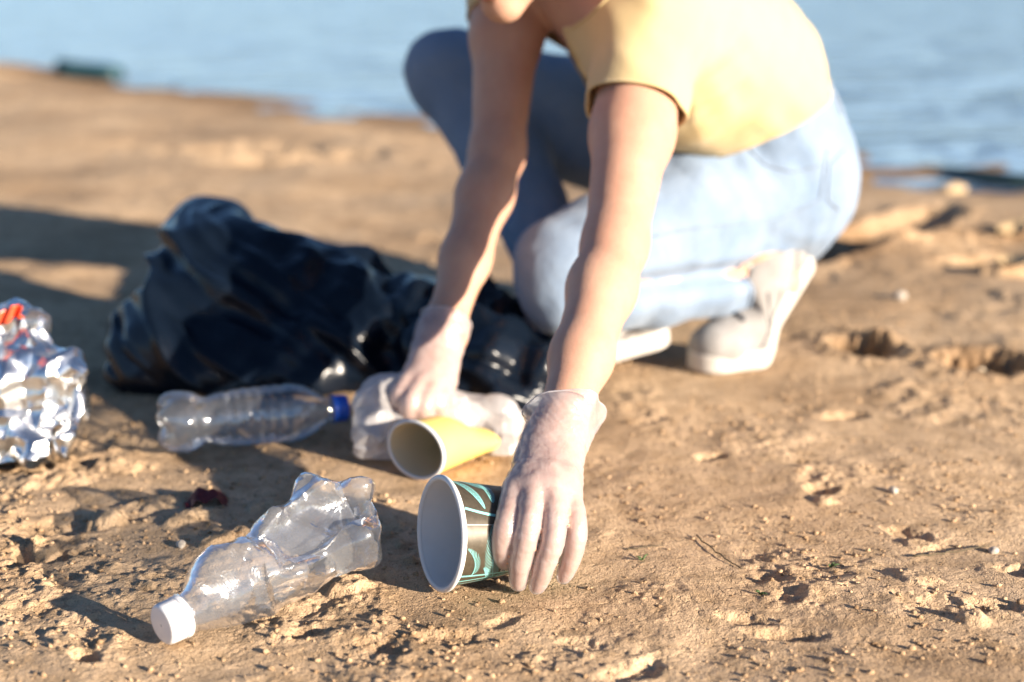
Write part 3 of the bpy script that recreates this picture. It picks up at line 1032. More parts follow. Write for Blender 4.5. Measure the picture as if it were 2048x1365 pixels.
# keep the largest connected piece
def largest(bm):
    seen = set(); best = []
    for s0 in bm.verts:
        if s0 in seen: continue
        st = [s0]; seen.add(s0); comp = []
        while st:
            q = st.pop(); comp.append(q)
            for e in q.link_edges:
                o = e.other_vert(q)
                if o not in seen: seen.add(o); st.append(o)
        if len(comp) > len(best): best = comp
    b = set(best)
    bmesh.ops.delete(bm, geom=[q for q in bm.verts if q not in b], context='VERTS')
largest(bm)
tee = from_bm('t_shirt', bm, person, M_tee)
sm = tee.modifiers.new('thick', 'SOLIDIFY'); sm.thickness = 0.0022; sm.offset = -1
# folded hems as rolled edges
parts = []
for lp in boundary_loops(tee.data):
    if len(lp) < 20: continue
    for _ in range(3): lp = (np.roll(lp, 1, 0) + 2 * lp + np.roll(lp, -1, 0)) / 4
    lp = np.concatenate([lp, lp[:1]])
    link('hem', mesh_np('hem', *tube_np(lp, 0.0019, 6, False)), tee, M_tee)

# ---- jeans
from mathutils.bvhtree import BVHTree
F = Field((-0.18, 1.48, 0.0), (0.56, 2.18, 0.46), 0.0042)
put_legs(F, 0.006, 0.03, 0.20)
put_seat(F, 0.006)
v, f = F.mesh(); del F
v = relax(v, f, 2, 0.5)
nn = vnormals(v, f)
th = unit(Kn - Hn)
w1 = pn3(np.stack([v @ th * 30, v @ np.cross(th, [0, 0, 1]) * 8, v[:, 2] * 12], 1), 21)
w2 = fb3(v, 22, 3, 22)
knee = np.exp(-(np.linalg.norm(v - Kn, axis=1) / 0.11) ** 2) + np.exp(-(np.linalg.norm(v - Kf, axis=1) / 0.11) ** 2)
hipc = np.exp(-(np.linalg.norm(v - (Hn + [-0.09, -0.07, 0.08]), axis=1) / 0.13) ** 2)
ank = np.exp(-(np.linalg.norm(v - An, axis=1) / 0.10) ** 2) + np.exp(-(np.linalg.norm(v - Af, axis=1) / 0.12) ** 2)
v = v + nn * ((0.0025 + 0.004 * hipc + 0.003 * ank + 0.002 * knee) * w1 + (0.002 + 0.003 * ank) * w2)[:, None]
bvj = BVHTree.FromPolygons([Vector(q) for q in v], [tuple(map(int, q)) for q in f])
cp = []
for (qx, qy) in ((1230, 582), (1290, 572), (1350, 563), (1410, 556), (1470, 548), (1520, 538)):
    dd = V(unit(P(qx, qy, 1.0) - np.array([0, 0, CAM_H])))
    hit = bvj.ray_cast(Vector((0, 0, CAM_H)), dd)
    if hit[0] is not None: cp.append(np.array(hit[0]))
dmin = np.full(len(v), 9.0)
for a_, b_ in zip(cp[:-1], cp[1:]):
    d_ = b_ - a_; t_ = np.clip(((v - a_) @ d_) / (d_ @ d_), 0, 1)
    dmin = np.minimum(dmin, np.linalg.norm(v - a_ - t_[:, None] * d_, axis=1))
v = v - nn * (0.016 * np.exp(-(dmin / 0.010) ** 2) - 0.003 * np.exp(-((dmin - 0.026) / 0.012) ** 2))[:, None]
# pulled folds fanning from the hip crease
fan = crumple(np.stack([(v @ unit([0.6, 0.3, 0.7])), (v @ unit([-0.7, -0.4, 0.6])) * 0.3, v[:, 1] * 0.4], 1), 0.028, 61, 3)
v = v + nn * (0.007 * hipc * fan)[:, None]
sk = Kn + np.array([0.012, 0.005, -0.022])
planes = [
    (sk + (An - sk) * 0.765, unit(An - sk) + np.array([0.0, 0, 0.35]), sk + (An - sk) * 0.86, 0.062),
    (Kf + (Af - Kf) * 0.86, Af - Kf, Af, 0.10),
    (T1 + [0, 0, 0.092], unit(np.array([-0.10, -0.10, 1.0])), T1 + [0, 0, 0.14], 0.20),
]
bm = cut_open(v, f, planes)
largest(bm)
jeans = from_bm('jeans', bm, person, M_jean)
sm = jeans.modifiers.new('thick', 'SOLIDIFY'); sm.thickness = 0.0025; sm.offset = -1
parts = []
for lp in boundary_loops(jeans.data):
    if len(lp) < 20: continue
    for _ in range(3): lp = (np.roll(lp, 1, 0) + 2 * lp + np.roll(lp, -1, 0)) / 4
    lp = np.concatenate([lp, lp[:1]])
    link('hem', mesh_np('hem', *tube_np(lp, 0.0028, 6, False)), jeans, M_jean)

# a ray-cast helper so that seams, pockets and loops lie on the cloth
from mathutils.bvhtree import BVHTree
def bvh_of(o):
    me = o.data
    vs = [x.co.copy() for x in me.vertices]
    return BVHTree.FromPolygons(vs, [tuple(p.vertices) for p in me.polygons])
BJ = bvh_of(jeans)
CAMP = Vector((0, 0, CAM_H))
def on(bvh, px, py, off=0.001):
    d = V(unit(P(px, py, 1.0) - np.array([0, 0, CAM_H])))
    h, n, i, t = bvh.ray_cast(CAMP, d)
    if h is None: return None
    return np.array(h - d * off)
def seam(name, pts, r, parent, m, bvh, off=0.0006):
    q = []
    for (a, b) in zip(pts[:-1], pts[1:]):
        for t in np.linspace(0, 1, 12, endpoint=False):
            s = on(bvh, a[0] + (b[0] - a[0]) * t, a[1] + (b[1] - a[1]) * t, off)
            if s is not None: q.append(s)
    if len(q) > 4:
        return link(name, mesh_np(name, *tube_np(np.array(q), r, 6)), parent, m)
seam('side_seam', [(1655, 300), (1640, 400), (1560, 440), (1400, 455), (1300, 475)], 0.0014, jeans, M_seam, BJ)
seam('pocket_edge', [(1500, 300), (1530, 330), (1590, 345), (1650, 330)], 0.0015, jeans, M_seam, BJ)
seam('belt_loop', [(1668, 190), (1683, 235)], 0.0040, jeans, M_seam, BJ)
seam('back_pocket', [(1690, 300), (1660, 330), (1655, 400), (1680, 420)], 0.0015, jeans, M_seam, BJ)

# ---- shoes
def make_shoe(ball, d, lift, flip):
    F = Field((-0.17, -0.06, -0.004), (0.11, 0.06, 0.13), 0.0026)
    # upper, toe along +x, ball at x = 0
    F.cone((-0.142, 0, 0.038), (-0.140, 0, 0.062), 0.028, 0.025, 0.02)
    F.cone((-0.140, 0, 0.058), (-0.112, 0, 0.064), 0.026, 0.032, 0.02)
    F.cone((-0.125, 0, 0.045), (-0.060, 0.002, 0.045), 0.031, 0.032, 0.03)
    F.cone((-0.090, 0, 0.062), (-0.045, 0, 0.058), 0.031, 0.026, 0.03)
    F.cone((-0.060, 0.002, 0.046), (0.0, 0.004, 0.036), 0.034, 0.034, 0.03)
    F.cone((0.0, 0.004, 0.036), (0.058, 0.0, 0.028), 0.036, 0.026, 0.03)
    F.ell((0.048, 0.002, 0.028), (0.034, 0.036, 0.024), None, 0.02)
    # cut flat below the sole line and hollow the collar
    F.ell((-0.02, 0, -0.185), (0.6, 0.4, 0.2), None, 0.004, 's')
    F.cone((-0.112, 0, 0.135), (-0.108, 0, 0.080), 0.040, 0.027, 0.006, 's')
    v, f = F.mesh(); v = relax(v, f, 1, 0.5)
    nn = vnormals(v, f)
    v = v + nn * (0.0022 * pn3(np.stack([v[:, 0] * 75, v[:, 1] * 12, v[:, 2] * 40], 1), 2) * smooth(0.045, -0.02, v[:, 0]) * smooth(-0.13, -0.07, v[:, 0]))[:, None]
    F2 = Field((-0.19, -0.065, -0.006), (0.115, 0.065, 0.04), 0.0022)
    xs = F2.lo[0] + F2.h * np.arange(F2.n[0]); ys = F2.lo[1] + F2.h * np.arange(F2.n[1]); zs = F2.lo[2] + F2.h * np.arange(F2.n[2])
    X, Y = np.meshgrid(xs, ys, indexing='ij')
    def c2(ax_, ay, bx, by, ra, rb):
        t = np.clip(((X - ax_) * (bx - ax_) + (Y - ay) * (by - ay)) / ((bx - ax_) ** 2 + (by - ay) ** 2), 0, 1)
        return np.hypot(X - ax_ - t * (bx - ax_), Y - ay - t * (by - ay)) - (ra + (rb - ra) * t)
    d2 = np.minimum(np.minimum(c2(-0.138, 0, -0.05, 0.003, 0.036, 0.036), c2(-0.05, 0.003, 0.01, 0.006, 0.036, 0.045)), c2(0.01, 0.006, 0.055, 0.0, 0.045, 0.034))
    dz = np.abs(zs - 0.013) - 0.013
    q = np.stack(np.broadcast_arrays(d2[:, :, None] + 0.004, dz[None, None, :] + 0.004), -1)
    F2.D = (np.linalg.norm(np.maximum(q, 0), axis=-1) + np.minimum(np.max(q, -1), 0) - 0.004).astype(np.float32)
    sv, sf = F2.mesh()
    side = np.array([-d[1], d[0], 0]) * flip
    def bend(v):
        v = v.copy()
        # hinge at the ball: everything behind x=0 swings up
        a = lift * smooth(0.022, -0.045, v[:, 0])
        x = v[:, 0]; z = v[:, 2]
        xr = np.where(x < 0.022, 0.022 + (x - 0.022) * np.cos(a) + (z) * np.sin(a) * 0.9, x)
        zr = np.where(x < 0.022, z * np.cos(a) - (x - 0.022) * np.sin(a), z)
        return ball + xr[:, None] * d + v[:, 1:2] * side + zr[:, None] * np.array([0, 0, 1.0])
    up = link('shoe', mesh_np('shoe', bend(v), f if flip > 0 else f[:, ::-1]), person, M_shoe)
    link('sole', mesh_np('sole', bend(sv), sf if flip > 0 else sf[:, ::-1]), up, M_sole)
    # foxing line, laces and badge lie on the upper
    bv = BVHTree.FromPolygons([Vector(q) for q in v], [tuple(map(int, q)) for q in f])
    def drop(x, y):
        h, n, i, t = bv.ray_cast(Vector((x, y, 0.3)), Vector((0, 0, -1)))
        return np.array(h) if h is not None else np.array([x, y, 0.05])
    parts = []
    for k in range(5):
        x0 = 0.004 - 0.017 * k
        pts = np.array([drop(x0 + 0.006 * (1 - abs(t)), t * 0.017) + [0, 0, 0.0015] for t in np.linspace(-1, 1, 9)])
        parts.append(tube_np(pts, 0.0034, 6))
    lv, lf = merge_np(parts)
    link('lace', mesh_np('lace', bend(lv), lf), up, M_sole)
    pts = np.array([drop(0.030, t * 0.026) + [0, 0, 0.0010] for t in np.linspace(-1, 1, 13)])
    tv, tf = tube_np(pts, 0.0032, 8)
    link('toe_trim', mesh_np('toe_trim', bend(tv), tf), up, M_dark)
    # dark tongue under the laces, eyelet stays and a heel tab
    tp = np.array([drop(x_, 0) + [0, 0, -0.0005] for x_ in np.linspace(0.012, -0.066, 14)])
    tl_ = np.concatenate([tp + [0, 0.012, 0.0004], tp + [0, -0.012, 0.0004]]); kk = np.arange(13)
    link('tongue', mesh_np('tongue', bend(tl_), np.stack([kk, kk + 1, kk + 15, kk + 14], 1)), up, M_grey)
    for s_ in (-1, 1):
        pts = np.array([drop(0.014 - 0.080 * t_, s_ * (0.015 + 0.006 * math.sin(t_ * 3))) + [0, 0, 0.0006] for t_ in np.linspace(0, 1, 16)])
        tv, tf = tube_np(pts, 0.0022, 6)
        link('eyelet_stay', mesh_np('eyelet_stay', bend(tv), tf), up, M_grey)
    for s_ in (-1, 1):
        for poly in ([(-0.050, 0.066), (-0.035, 0.045), (-0.012, 0.030)], [(-0.128, 0.060), (-0.110, 0.042), (-0.098, 0.024)], [(-0.020, 0.052), (0.006, 0.036), (0.016, 0.026)], [(-0.07, 0.050), (-0.05, 0.036), (-0.03, 0.024)]):
            poly = np.array(poly); t_ = np.linspace(0, 2, 12); i_ = np.minimum(t_.astype(int), 1); fr_ = (t_ - i_)[:, None]
            pq = poly[i_] * (1 - fr_) + poly[i_ + 1] * fr_
            hits = [bv.ray_cast(Vector((a_, 0.2 * s_, b_)), Vector((0, -s_, 0)))[0] for a_, b_ in pq]
            hits = np.array([tuple(h_) for h_ in hits if h_ is not None])
            if len(hits) > 4:
                tv, tf = tube_np(hits, 0.0019, 6)
                link('stitched_seam', mesh_np('stitched_seam', bend(tv), tf), up, M_grey)
    pts = np.array([[drop(-0.115 + 0.020 * math.cos(a), 0.022 * math.sin(a))[0], 0, 0] for a in (0,)])
    return up
shoe_n = make_shoe(BALL_N, FOOT_N_DIR, LIFT_N, 1)
shoe_f = make_shoe(BALL_F, FOOT_F_DIR, LIFT_F, -1)

# ---- gloves
def make_glove(hand, W, El, plane_p, plane_n, cuff_r, lo_hi, h):
    F = Field(lo_hi[0], lo_hi[1], h)
    put_hand(F, hand, W, El, 0.0008, 0.0025)
    u = unit(W - El)
    F.cone(W + u * 0.010, W - u * 0.010, 0.0218, 0.0232, 0.012)
    F.cone(W - u * 0.010, W - u * 0.028, 0.0238, cuff_r, 0.012)
    F.cone(W - u * 0.028, W - u * 0.075, cuff_r, cuff_r + 0.004, 0.008)
    v, f = F.mesh()
    v = relax(v, f, 1, 0.4)
    nn = vnormals(v, f)
    t = (v - W) @ u
    # loose film: rings of wrinkles round the wrist, diagonal pulls over the back of the hand
    sd = unit(np.cross(u, [0, 0, 1.0])); dn = np.cross(u, sd)
    a = (v - W) @ sd; b = (v - W) @ dn
    ring = 1 - 2 * np.abs(pn3(np.stack([t * 95 + a * 30, a * 22, b * 22], 1), 3))
    pull = 1 - 2 * np.abs(pn3(np.stack([(t + 0.7 * a) * 120, (a - 0.7 * t) * 22, b * 30], 1), 7))
    loose = smooth(0.045, -0.01, t)
    v = v + nn * (0.0014 * ring * loose + 0.0007 * pull * smooth(0.12, 0.02, t) + 0.0007 * fb3(v, 90, 2, 5))[:, None]
    bigw = pn3(np.stack([t * 25, a * 38, b * 38], 1), 13)
    v = v + nn * (0.0085 * bigw * smooth(-0.005, -0.03, t))[:, None]
    bm = cut_open(v, f, [(plane_p, plane_n, W - u * 0.06, 0.085)])
    largest(bm)
    gl = from_bm('glove', bm, person, M_glove)
    parts = []
    for lp in boundary_loops(gl.data):
        if len(lp) < 20: continue
        for _ in range(2): lp = (np.roll(lp, 1, 0) + 2 * lp + np.roll(lp, -1, 0)) / 4
        parts.append(tube_np(np.concatenate([lp, lp[:1]]), 0.0007, 6, False))
    if parts:
        link('cuff_bead', mesh_np('cuff_bead', *merge_np(parts)), gl, M_glovebead)
    return gl
M_glovebead = thin_plastic('vinyl_bead', white=0.75, gloss=0.12, rough=0.25, milk=(0.80, 0.77, 0.78))
un = unit(Wn - En); uf = unit(Wf - Ef)
make_glove(HAND_N, Wn, En, Wn - un * 0.030, -un + np.array([-0.25, 0, 0.25]), 0.0320, (np.array([-0.05, 1.02, -0.01]), np.array([0.11, 1.30, 0.21])), 0.0014)
make_glove(HAND_F, Wf, Ef, Wf - uf * 0.012, -uf, 0.0275, (np.array([-0.18, 1.36, -0.01]), np.array([0.0, 1.64, 0.22])), 0.0026)

# ------------------------------------------------------------------ paper cups
def cone_frame(mouth, base):
    a = unit(np.asarray(base) - np.asarray(mouth))        # mouth -> base
    upv = unit(np.array([0, 0, 1.0]) - a * a[2])
    sd = np.cross(a, upv)
    return a, upv, sd

def lathe_np(profile, a, upv, sd, org, seg=72, shape=None):
    ang = np.arange(seg) * 2 * math.pi / seg
    rings = []
    for (t, r) in profile:
        c = org + a * t
        q = c + r * (np.cos(ang)[:, None] * upv + np.sin(ang)[:, None] * sd)
        rings.append(q)
    v = np.concatenate(rings); m = len(rings)
    i0 = np.arange(m - 1)[:, None] * seg; j = np.arange(seg)[None]; j2 = (j + 1) % seg
    f = np.stack([i0 + j, i0 + j2, i0 + seg + j2, i0 + seg + j], -1).reshape(-1, 4)
    return v, f

R0, R1c, LC = 0.0445, 0.0300, 0.108
mouth = G(866, 1178) ; mouth = np.array([-0.0590, 1.083, 0.0468])
adir = np.array([0.905, 0.425, 0.0]); tilt = math.atan((R0 - R1c) / LC)
adir = unit(adir) * math.cos(tilt) + np.array([0, 0, -math.sin(tilt)])
base = mouth + adir * LC
a, upv, sd = cone_frame(mouth, base)
cup = empty('paper_cup', (mouth + base) / 2 * [1, 1, 0])
tag(cup, 'black paper cup with turquoise palm leaf print held under the gloved hand', 'cup', 'paper cups on the sand')
inv = -np.array(cup.location)
def cr(t): return R0 + (R1c - R0) * t / LC
prof = [(t, cr(t)) for t in np.linspace(0.0035, LC, 24)]
v, f = lathe_np(prof, a, upv, sd, mouth)
link('cup_wall', mesh_np('cup_wall', v + inv, f), cup, M_cupblack)
prof = [(t, cr(t) - 0.0006) for t in np.linspace(0.001, LC - 0.008, 16)] + [(LC - 0.008, 1e-4)]
v, f = lathe_np(prof, a, upv, sd, mouth)
link('cup_lining', mesh_np('cup_lining', v + inv, f), cup, M_paperin)
prof = [(LC - 0.0002, cr(LC)), (LC + 0.0002, cr(LC) - 0.0008), (LC - 0.006, cr(LC) - 0.0015), (LC - 0.006, 1e-4)]
v, f = lathe_np(prof, a, upv, sd, mouth)
link('cup_bottom', mesh_np('cup_bottom', v + inv, f), cup, M_paperin)
ang = np.linspace(0, 2 * math.pi, 97)
ringp = mouth + a * 0.0012 + (R0 + 0.0012) * (np.cos(ang)[:, None] * upv + np.sin(ang)[:, None] * sd)
v, f = tube_np(ringp, 0.0024, 10, False)
link('rim', mesh_np('rim', v + inv, f), cup, M_paperin)

# print on the cup: s = along the wall from the mouth (0..1), q = angle from the top towards the camera (degrees)
sgn = 1.0 if (sd @ np.array([0, -1, 0])) > 0 else -1.0
def cupP(s, q, off=0.00025):
    t = 0.0035 + (LC - 0.004) * s
    an = rad(q) * sgn
    return mouth + a * t + (cr(t) + off) * (math.cos(an) * upv + math.sin(an) * sd)
print_parts = []
def ribbon(pts, widths, off=0.00025):
    """flat band in wall coordinates, pts in (mm along, mm around from the top)"""
    pts = np.asarray(pts, float); n = len(pts)
    tg = np.gradient(pts, axis=0); tg /= np.linalg.norm(tg, axis=1)[:, None] + 1e-9
    nm = np.stack([-tg[:, 1], tg[:, 0]], 1)
    wd = np.broadcast_to(np.asarray(widths, float), (n,))[:, None] / 2
    out = []
    for side in (pts + nm * wd, pts - nm * wd):
        for (m_, d_) in side:
            s = min(max(m_ / 104.5, 0.003), 0.998)
            r_ = cr(0.0035 + (LC - 0.004) * s) * 1000
            out.append(cupP(s, 44.0 + math.degrees(d_ / r_), off))
    i = np.arange(n - 1)
    return np.array(out), np.stack([i, i + 1, n + i + 1, n + i], 1)
def frond(x0, y0, x1, y1, bow, nl, ll, w=0.55, spread=55, both=True):
    t = np.linspace(0, 1, 26)
    dx, dy = x1 - x0, y1 - y0; L = math.hypot(dx, dy); px_, py_ = -dy / L, dx / L
    X = x0 + dx * t + px_ * bow * 4 * t * (1 - t); Y = y0 + dy * t + py_ * bow * 4 * t * (1 - t)
    print_parts.append(ribbon(np.stack([X, Y], 1), np.linspace(0.9, 0.3, 26)))
    for k in range(nl):
        u_ = 0.06 + 0.92 * k / (nl - 1)
        i = u_ * 25; i0 = int(i); i1 = min(25, i0 + 1); fr = i - i0
        cx = X[i0] + (X[i1] - X[i0]) * fr; cy = Y[i0] + (Y[i1] - Y[i0]) * fr
        j0 = max(0, i0 - 1); tx, ty = X[i1] - X[j0], Y[i1] - Y[j0]; ta = math.atan2(ty, tx)
        l = ll * math.sin(math.pi * min(0.97, 0.18 + 0.80 * u_)) ** 0.7
        for sg in ((-1, 1) if both else (1,)):
            aa = ta + sg * rad(spread) * (1 - 0.35 * u_)
            tt = np.linspace(0, 1, 6)
            qx = cx + l * tt * np.cos(aa - sg * 0.35 * tt); qy = cy + l * tt * np.sin(aa - sg * 0.35 * tt)
            print_parts.append(ribbon(np.stack([qx, qy], 1), w * 1.2 * np.array([0.6, 1.0, 1.0, 0.85, 0.6, 0.15])))
# big frond left of the index finger, small one by the rim, fronds along the top, long stems below
frond(36, 64, 27, 13, -4, 18, 13, 0.5, 62)
frond(38, 66, 56, 30, 3, 14, 11, 0.5, 60)
frond(30, 66, 22, 50, 2, 8, 6, 0.7, 55)
frond(12, 58, 3, 33, 4, 12, 9, 0.5, 52, False)
frond(60, 60, 52, 16, -4, 18, 10, 0.62, 60)
frond(74, 62, 92, 20, 4, 16, 9, 0.62, 60)
frond(0, -42, 20, -3, -2, 12, 15, 0.5, 34)
frond(10, -46, 33, -24, 2, 11, 13, 0.5, 40)
frond(27, -38, 30, -8, -2, 13, 9, 0.45, 52)
frond(50, -40, 62, -4, 2, 13, 8, 0.8, 45)
frond(80, -38, 66, 0, 2, 13, 8, 0.8, 45)
t = np.linspace(0, 1, 30)
print_parts.append(ribbon(np.stack([2 + 52 * t, -1 + 6 * t + 2.5 * np.sin(t * 3.0)], 1), 2.2))
print_parts.append(ribbon(np.stack([2 + 96 * t, 59 - 9 * t + 1.5 * np.sin(t * 5)], 1), 2.0))
print_parts.append(ribbon(np.stack([1 + 98 * t, 67 - 15 * t + 1.2 * np.sin(t * 4)], 1), 1.6))
print_parts.append(ribbon(np.stack([4 + 92 * t, 72 - 20 * t + 2 * np.sin(t * 6)], 1), 1.1))
v, f = merge_np(print_parts)
link('leaf_print', mesh_np('leaf_print', v + inv, f), cup, M_leaf, smooth=False)
# overlap seam of the sleeve
v, f = ribbon(np.stack([1 + 103 * t, 13 - 2.5 * t], 1), 0.42, 0.0003)
link('seam', mesh_np('seam', v + inv, f), cup, M_cuptext, smooth=False)
# lettering by the fingertips: a pale swash and parts of two words, E over LE
tx = []
tx.append(ribbon(np.stack([36 + 14 * t, 66 - 6 * t + 1.5 * np.sin(t * 3)], 1), np.linspace(0.5, 2.2, 30), 0.0004))
def glyph(ch, x, y, h, wd):
    k = {'E': [((0, 0), (0, 1)), ((0, 0), (1, 0)), ((0, .5), (.8, .5)), ((0, 1), (1, 1))], 'L': [((0, 0), (0, 1)), ((0, 1), (1, 1))]}[ch]
    for (p, q) in k:
        tx.append(ribbon([(x + p[0] * wd, y + p[1] * h), (x + (p[0] + q[0]) / 2 * wd, y + (p[1] + q[1]) / 2 * h), (x + q[0] * wd, y + q[1] * h)], 0.9, 0.0004))
glyph('E', 44.5, 42, 5, 3.4); glyph('L', 40.0, 50, 5, 3.2); glyph('E', 45.0, 50, 5, 3.4)
v, f = merge_np(tx)
link('lettering', mesh_np('lettering', v + inv, f), cup, M_cuptext, smooth=False)

# yellow cup, pinched flat at its far end
m2 = P(832, 912, 1.415); m2[2] = 0.0290
yd = unit([0.60, 0.80, 0.0])
yc = empty('paper_cup', m2 * [1, 1, 0])
tag(yc, 'yellow paper cup lying on its side, its far end pinched flat', 'cup', 'paper cups on the sand')
inv = -np.array(yc.location)
upv2 = np.array([0, 0, 1.0]); sd2 = np.cross(yd, upv2)
seg = 64; an = np.arange(seg) * 2 * math.pi / seg
def ycup(t, r, inner=0.0):
    L = 0.105
    s = np.clip(t / L, 0, 1)
    pin = smooth(0.35, 1.0, s)
    rv = (r * (1 - 0.14 * s)) * (1 - 0.50 * pin) - inner
    rh = (r * 1.22 * (1 - 0.20 * s)) * (1 - 0.10 * pin) - inner
    cz = 0.029 + (rv + inner - 0.029) * 1.0 - 0.029 + 0.0005
    c = m2 + yd * t
    c = np.array([c[0], c[1], 0.029 + cz])
    dent = 1 + 0.05 * np.sin(an * 3 + s * 5) * pin
    return c + rv * np.cos(an)[:, None] * upv2 + (rh * dent)[:, None] * np.sin(an)[:, None] * sd2
ts = np.linspace(0.001, 0.105, 34)
v = np.concatenate([ycup(t_, 0.0285) for t_ in ts])
i0 = np.arange(len(ts) - 1)[:, None] * seg; j = np.arange(seg)[None]; j2 = (j + 1) % seg
f = np.stack([i0 + j, i0 + j2, i0 + seg + j2, i0 + seg + j], -1).reshape(-1, 4)
link('cup_wall', mesh_np('cup_wall', v + inv, f), yc, M_yellow)
ti = np.linspace(0.0005, 0.095, 26)
rings = [ycup(t_, 0.0285, 0.0006) for t_ in ti] + [np.repeat(ycup(0.095, 0.0285, 0.0006).mean(0)[None], seg, 0)]
i0 = np.arange(len(rings) - 1)[:, None] * seg
f = np.stack([i0 + j, i0 + j2, i0 + seg + j2, i0 + seg + j], -1).reshape(-1, 4)
link('cup_lining', mesh_np('cup_lining', np.concatenate(rings) + inv, f), yc, M_cream)
lp = ycup(0.0, 0.0292); lp = np.concatenate([lp, lp[:1]])
v, f = tube_np(lp, 0.0019, 8, False)
link('rim', mesh_np('rim', v + inv, f), yc, M_paperin)

# ------------------------------------------------------------------ bottles
def frame_h(p0, p1):
    u = unit(p1 - p0)
    vv = unit(np.cross([0, 0, 1.0], u))
    ww = np.cross(u, vv)
    return u, vv, ww

def cap_parts(root, inv, p, u, vv, ww, r, L, m, n=60):
    """ribbed screw cap, closed end at p, opening towards u, with its tamper ring"""
    seg = 120
    an = np.arange(seg) * 2 * math.pi / seg
    rib = np.where((np.arange(seg) // 1) % 2 == 0, 1.0, 0.975)
    prof = [(0.0, 0.001, 0), (0.0, r * 0.80, 0), (0.0004, r * 0.90, 0), (0.0016, r * 0.975, 0), (0.003, r, 1), (L * 0.72, r * 1.01, 1), (L * 0.74, r * 0.99, 0), (L * 0.74, r * 0.9, 0)]
    rings = [p + u * t_ + (q_ * (rib if k_ else np.ones(seg)))[:, None] * (np.cos(an)[:, None] * vv + np.sin(an)[:, None] * ww) for t_, q_, k_ in prof]
    v = np.concatenate(rings); m_ = len(rings)
    i0 = np.arange(m_ - 1)[:, None] * seg; j = np.arange(seg)[None]; j2 = (j + 1) % seg
    f = np.stack([i0 + j, i0 + j2, i0 + seg + j2, i0 + seg + j], -1).reshape(-1, 4)
    c = link('cap', mesh_np('cap', v + inv, f), root, m)
    weld(c)
    prof = [(L * 0.78, r * 0.90), (L * 0.78, r * 1.02), (L * 0.80, r * 1.045), (L * 0.97, r * 1.045), (L, r * 1.02), (L, r * 0.90)]
    v, f = lathe_np(prof, u, vv, ww, p, 64)
    link('cap_ring', mesh_np('cap_ring', v + inv, f), root, m)

# intact bottle with blue cap
p_base = P(345, 850, 1.485); p_base[2] = 0.0335
p_cap = P(695, 812, 1.545); p_cap[2] = 0.0300
u, vv, ww = frame_h(p_cap, p_base)
LB = 0.202
bt = empty('plastic_bottle', p_cap * [1, 1, 0])
tag(bt, 'clear plastic bottle with a blue cap lying in front of the black bag', 'bottle', 'plastic bottles on the sand')
inv = -np.array(bt.location)
cap_parts(bt, inv, p_cap, u, vv, ww, 0.0145, 0.0175, M_capblue)
prof = [(0.010, 0.0118), (0.017, 0.0122), (0.0175, 0.0160), (0.019, 0.0160), (0.0195, 0.0128), (0.024, 0.0135), (0.030, 0.0175), (0.038, 0.0235), (0.047, 0.0283), (0.056, 0.0308), (0.064, 0.0318)]
for k in range(14):
    t_ = 0.066 + 0.0057 * k
    prof.append((t_, 0.0318 - 0.0011 * (k % 2) - 0.003 * math.exp(-((t_ - 0.136) / 0.014) ** 2)))
prof += [(0.145, 0.0262), (0.151, 0.0242), (0.157, 0.0262), (0.165, 0.0312), (0.173, 0.0328), (0.183, 0.0330), (0.191, 0.0318), (0.197, 0.0285), (0.201, 0.022), (0.200, 0.014), (0.197, 0.006), (0.196, 0.0005)]
pr = np.array(prof)
tt = np.linspace(0, 1, 150)
cl = np.concatenate([[0], np.cumsum(np.hypot(*np.diff(pr, axis=0).T))]); cl /= cl[-1]
pr = np.stack([np.interp(tt, cl, pr[:, 0]), np.interp(tt, cl, pr[:, 1])], 1)
seg = 90
an = np.arange(seg) * 2 * math.pi / seg
rings = []
for (t_, r_) in pr:
    petal = smooth(0.172, 0.200, t_) * (0.16 if r_ > 0.01 else 0.05)
    rr = r_ * (1 - petal * (0.5 + 0.5 * np.cos(an * 5)) ** 2)
    sh = np.zeros(seg) + smooth(0.19, 0.2, t_) * -0.006 * (0.5 + 0.5 * np.cos(an * 5)) ** 2 * min(1, r_ / 0.02)
    rings.append(p_cap + u * t_ + sh[:, None] * u + rr[:, None] * (np.cos(an)[:, None] * vv + np.sin(an)[:, None] * ww))
v = np.concatenate(rings); m_ = len(rings)
i0 = np.arange(m_ - 1)[:, None] * seg; j = np.arange(seg)[None]; j2 = (j + 1) % seg
f = np.stack([i0 + j, i0 + j2, i0 + seg + j2, i0 + seg + j], -1).reshape(-1, 4)
nn = vnormals(v, f)
v = v + nn * (0.0009 * fb3(v, 35, 3, 3))[:, None]
link('bottle_body', mesh_np('bottle_body', v + inv, f), bt, M_pet)

# crushed bottle with white cap
p0 = G(322, 1252, 0.0165)
p1 = np.array([-0.118, 1.128, 0.033])
cbt = empty('plastic_bottle', p0 * [1, 1, 0])
tag(cbt, 'crushed clear plastic bottle with a white cap in the foreground', 'bottle', 'plastic bottles on the sand')
inv = -np.array(cbt.location)
u, vv, ww = frame_h(p0, p1)
cap_parts(cbt, inv, p0, u, vv, ww, 0.0162, 0.019, M_capwhite)
LBc = 0.204
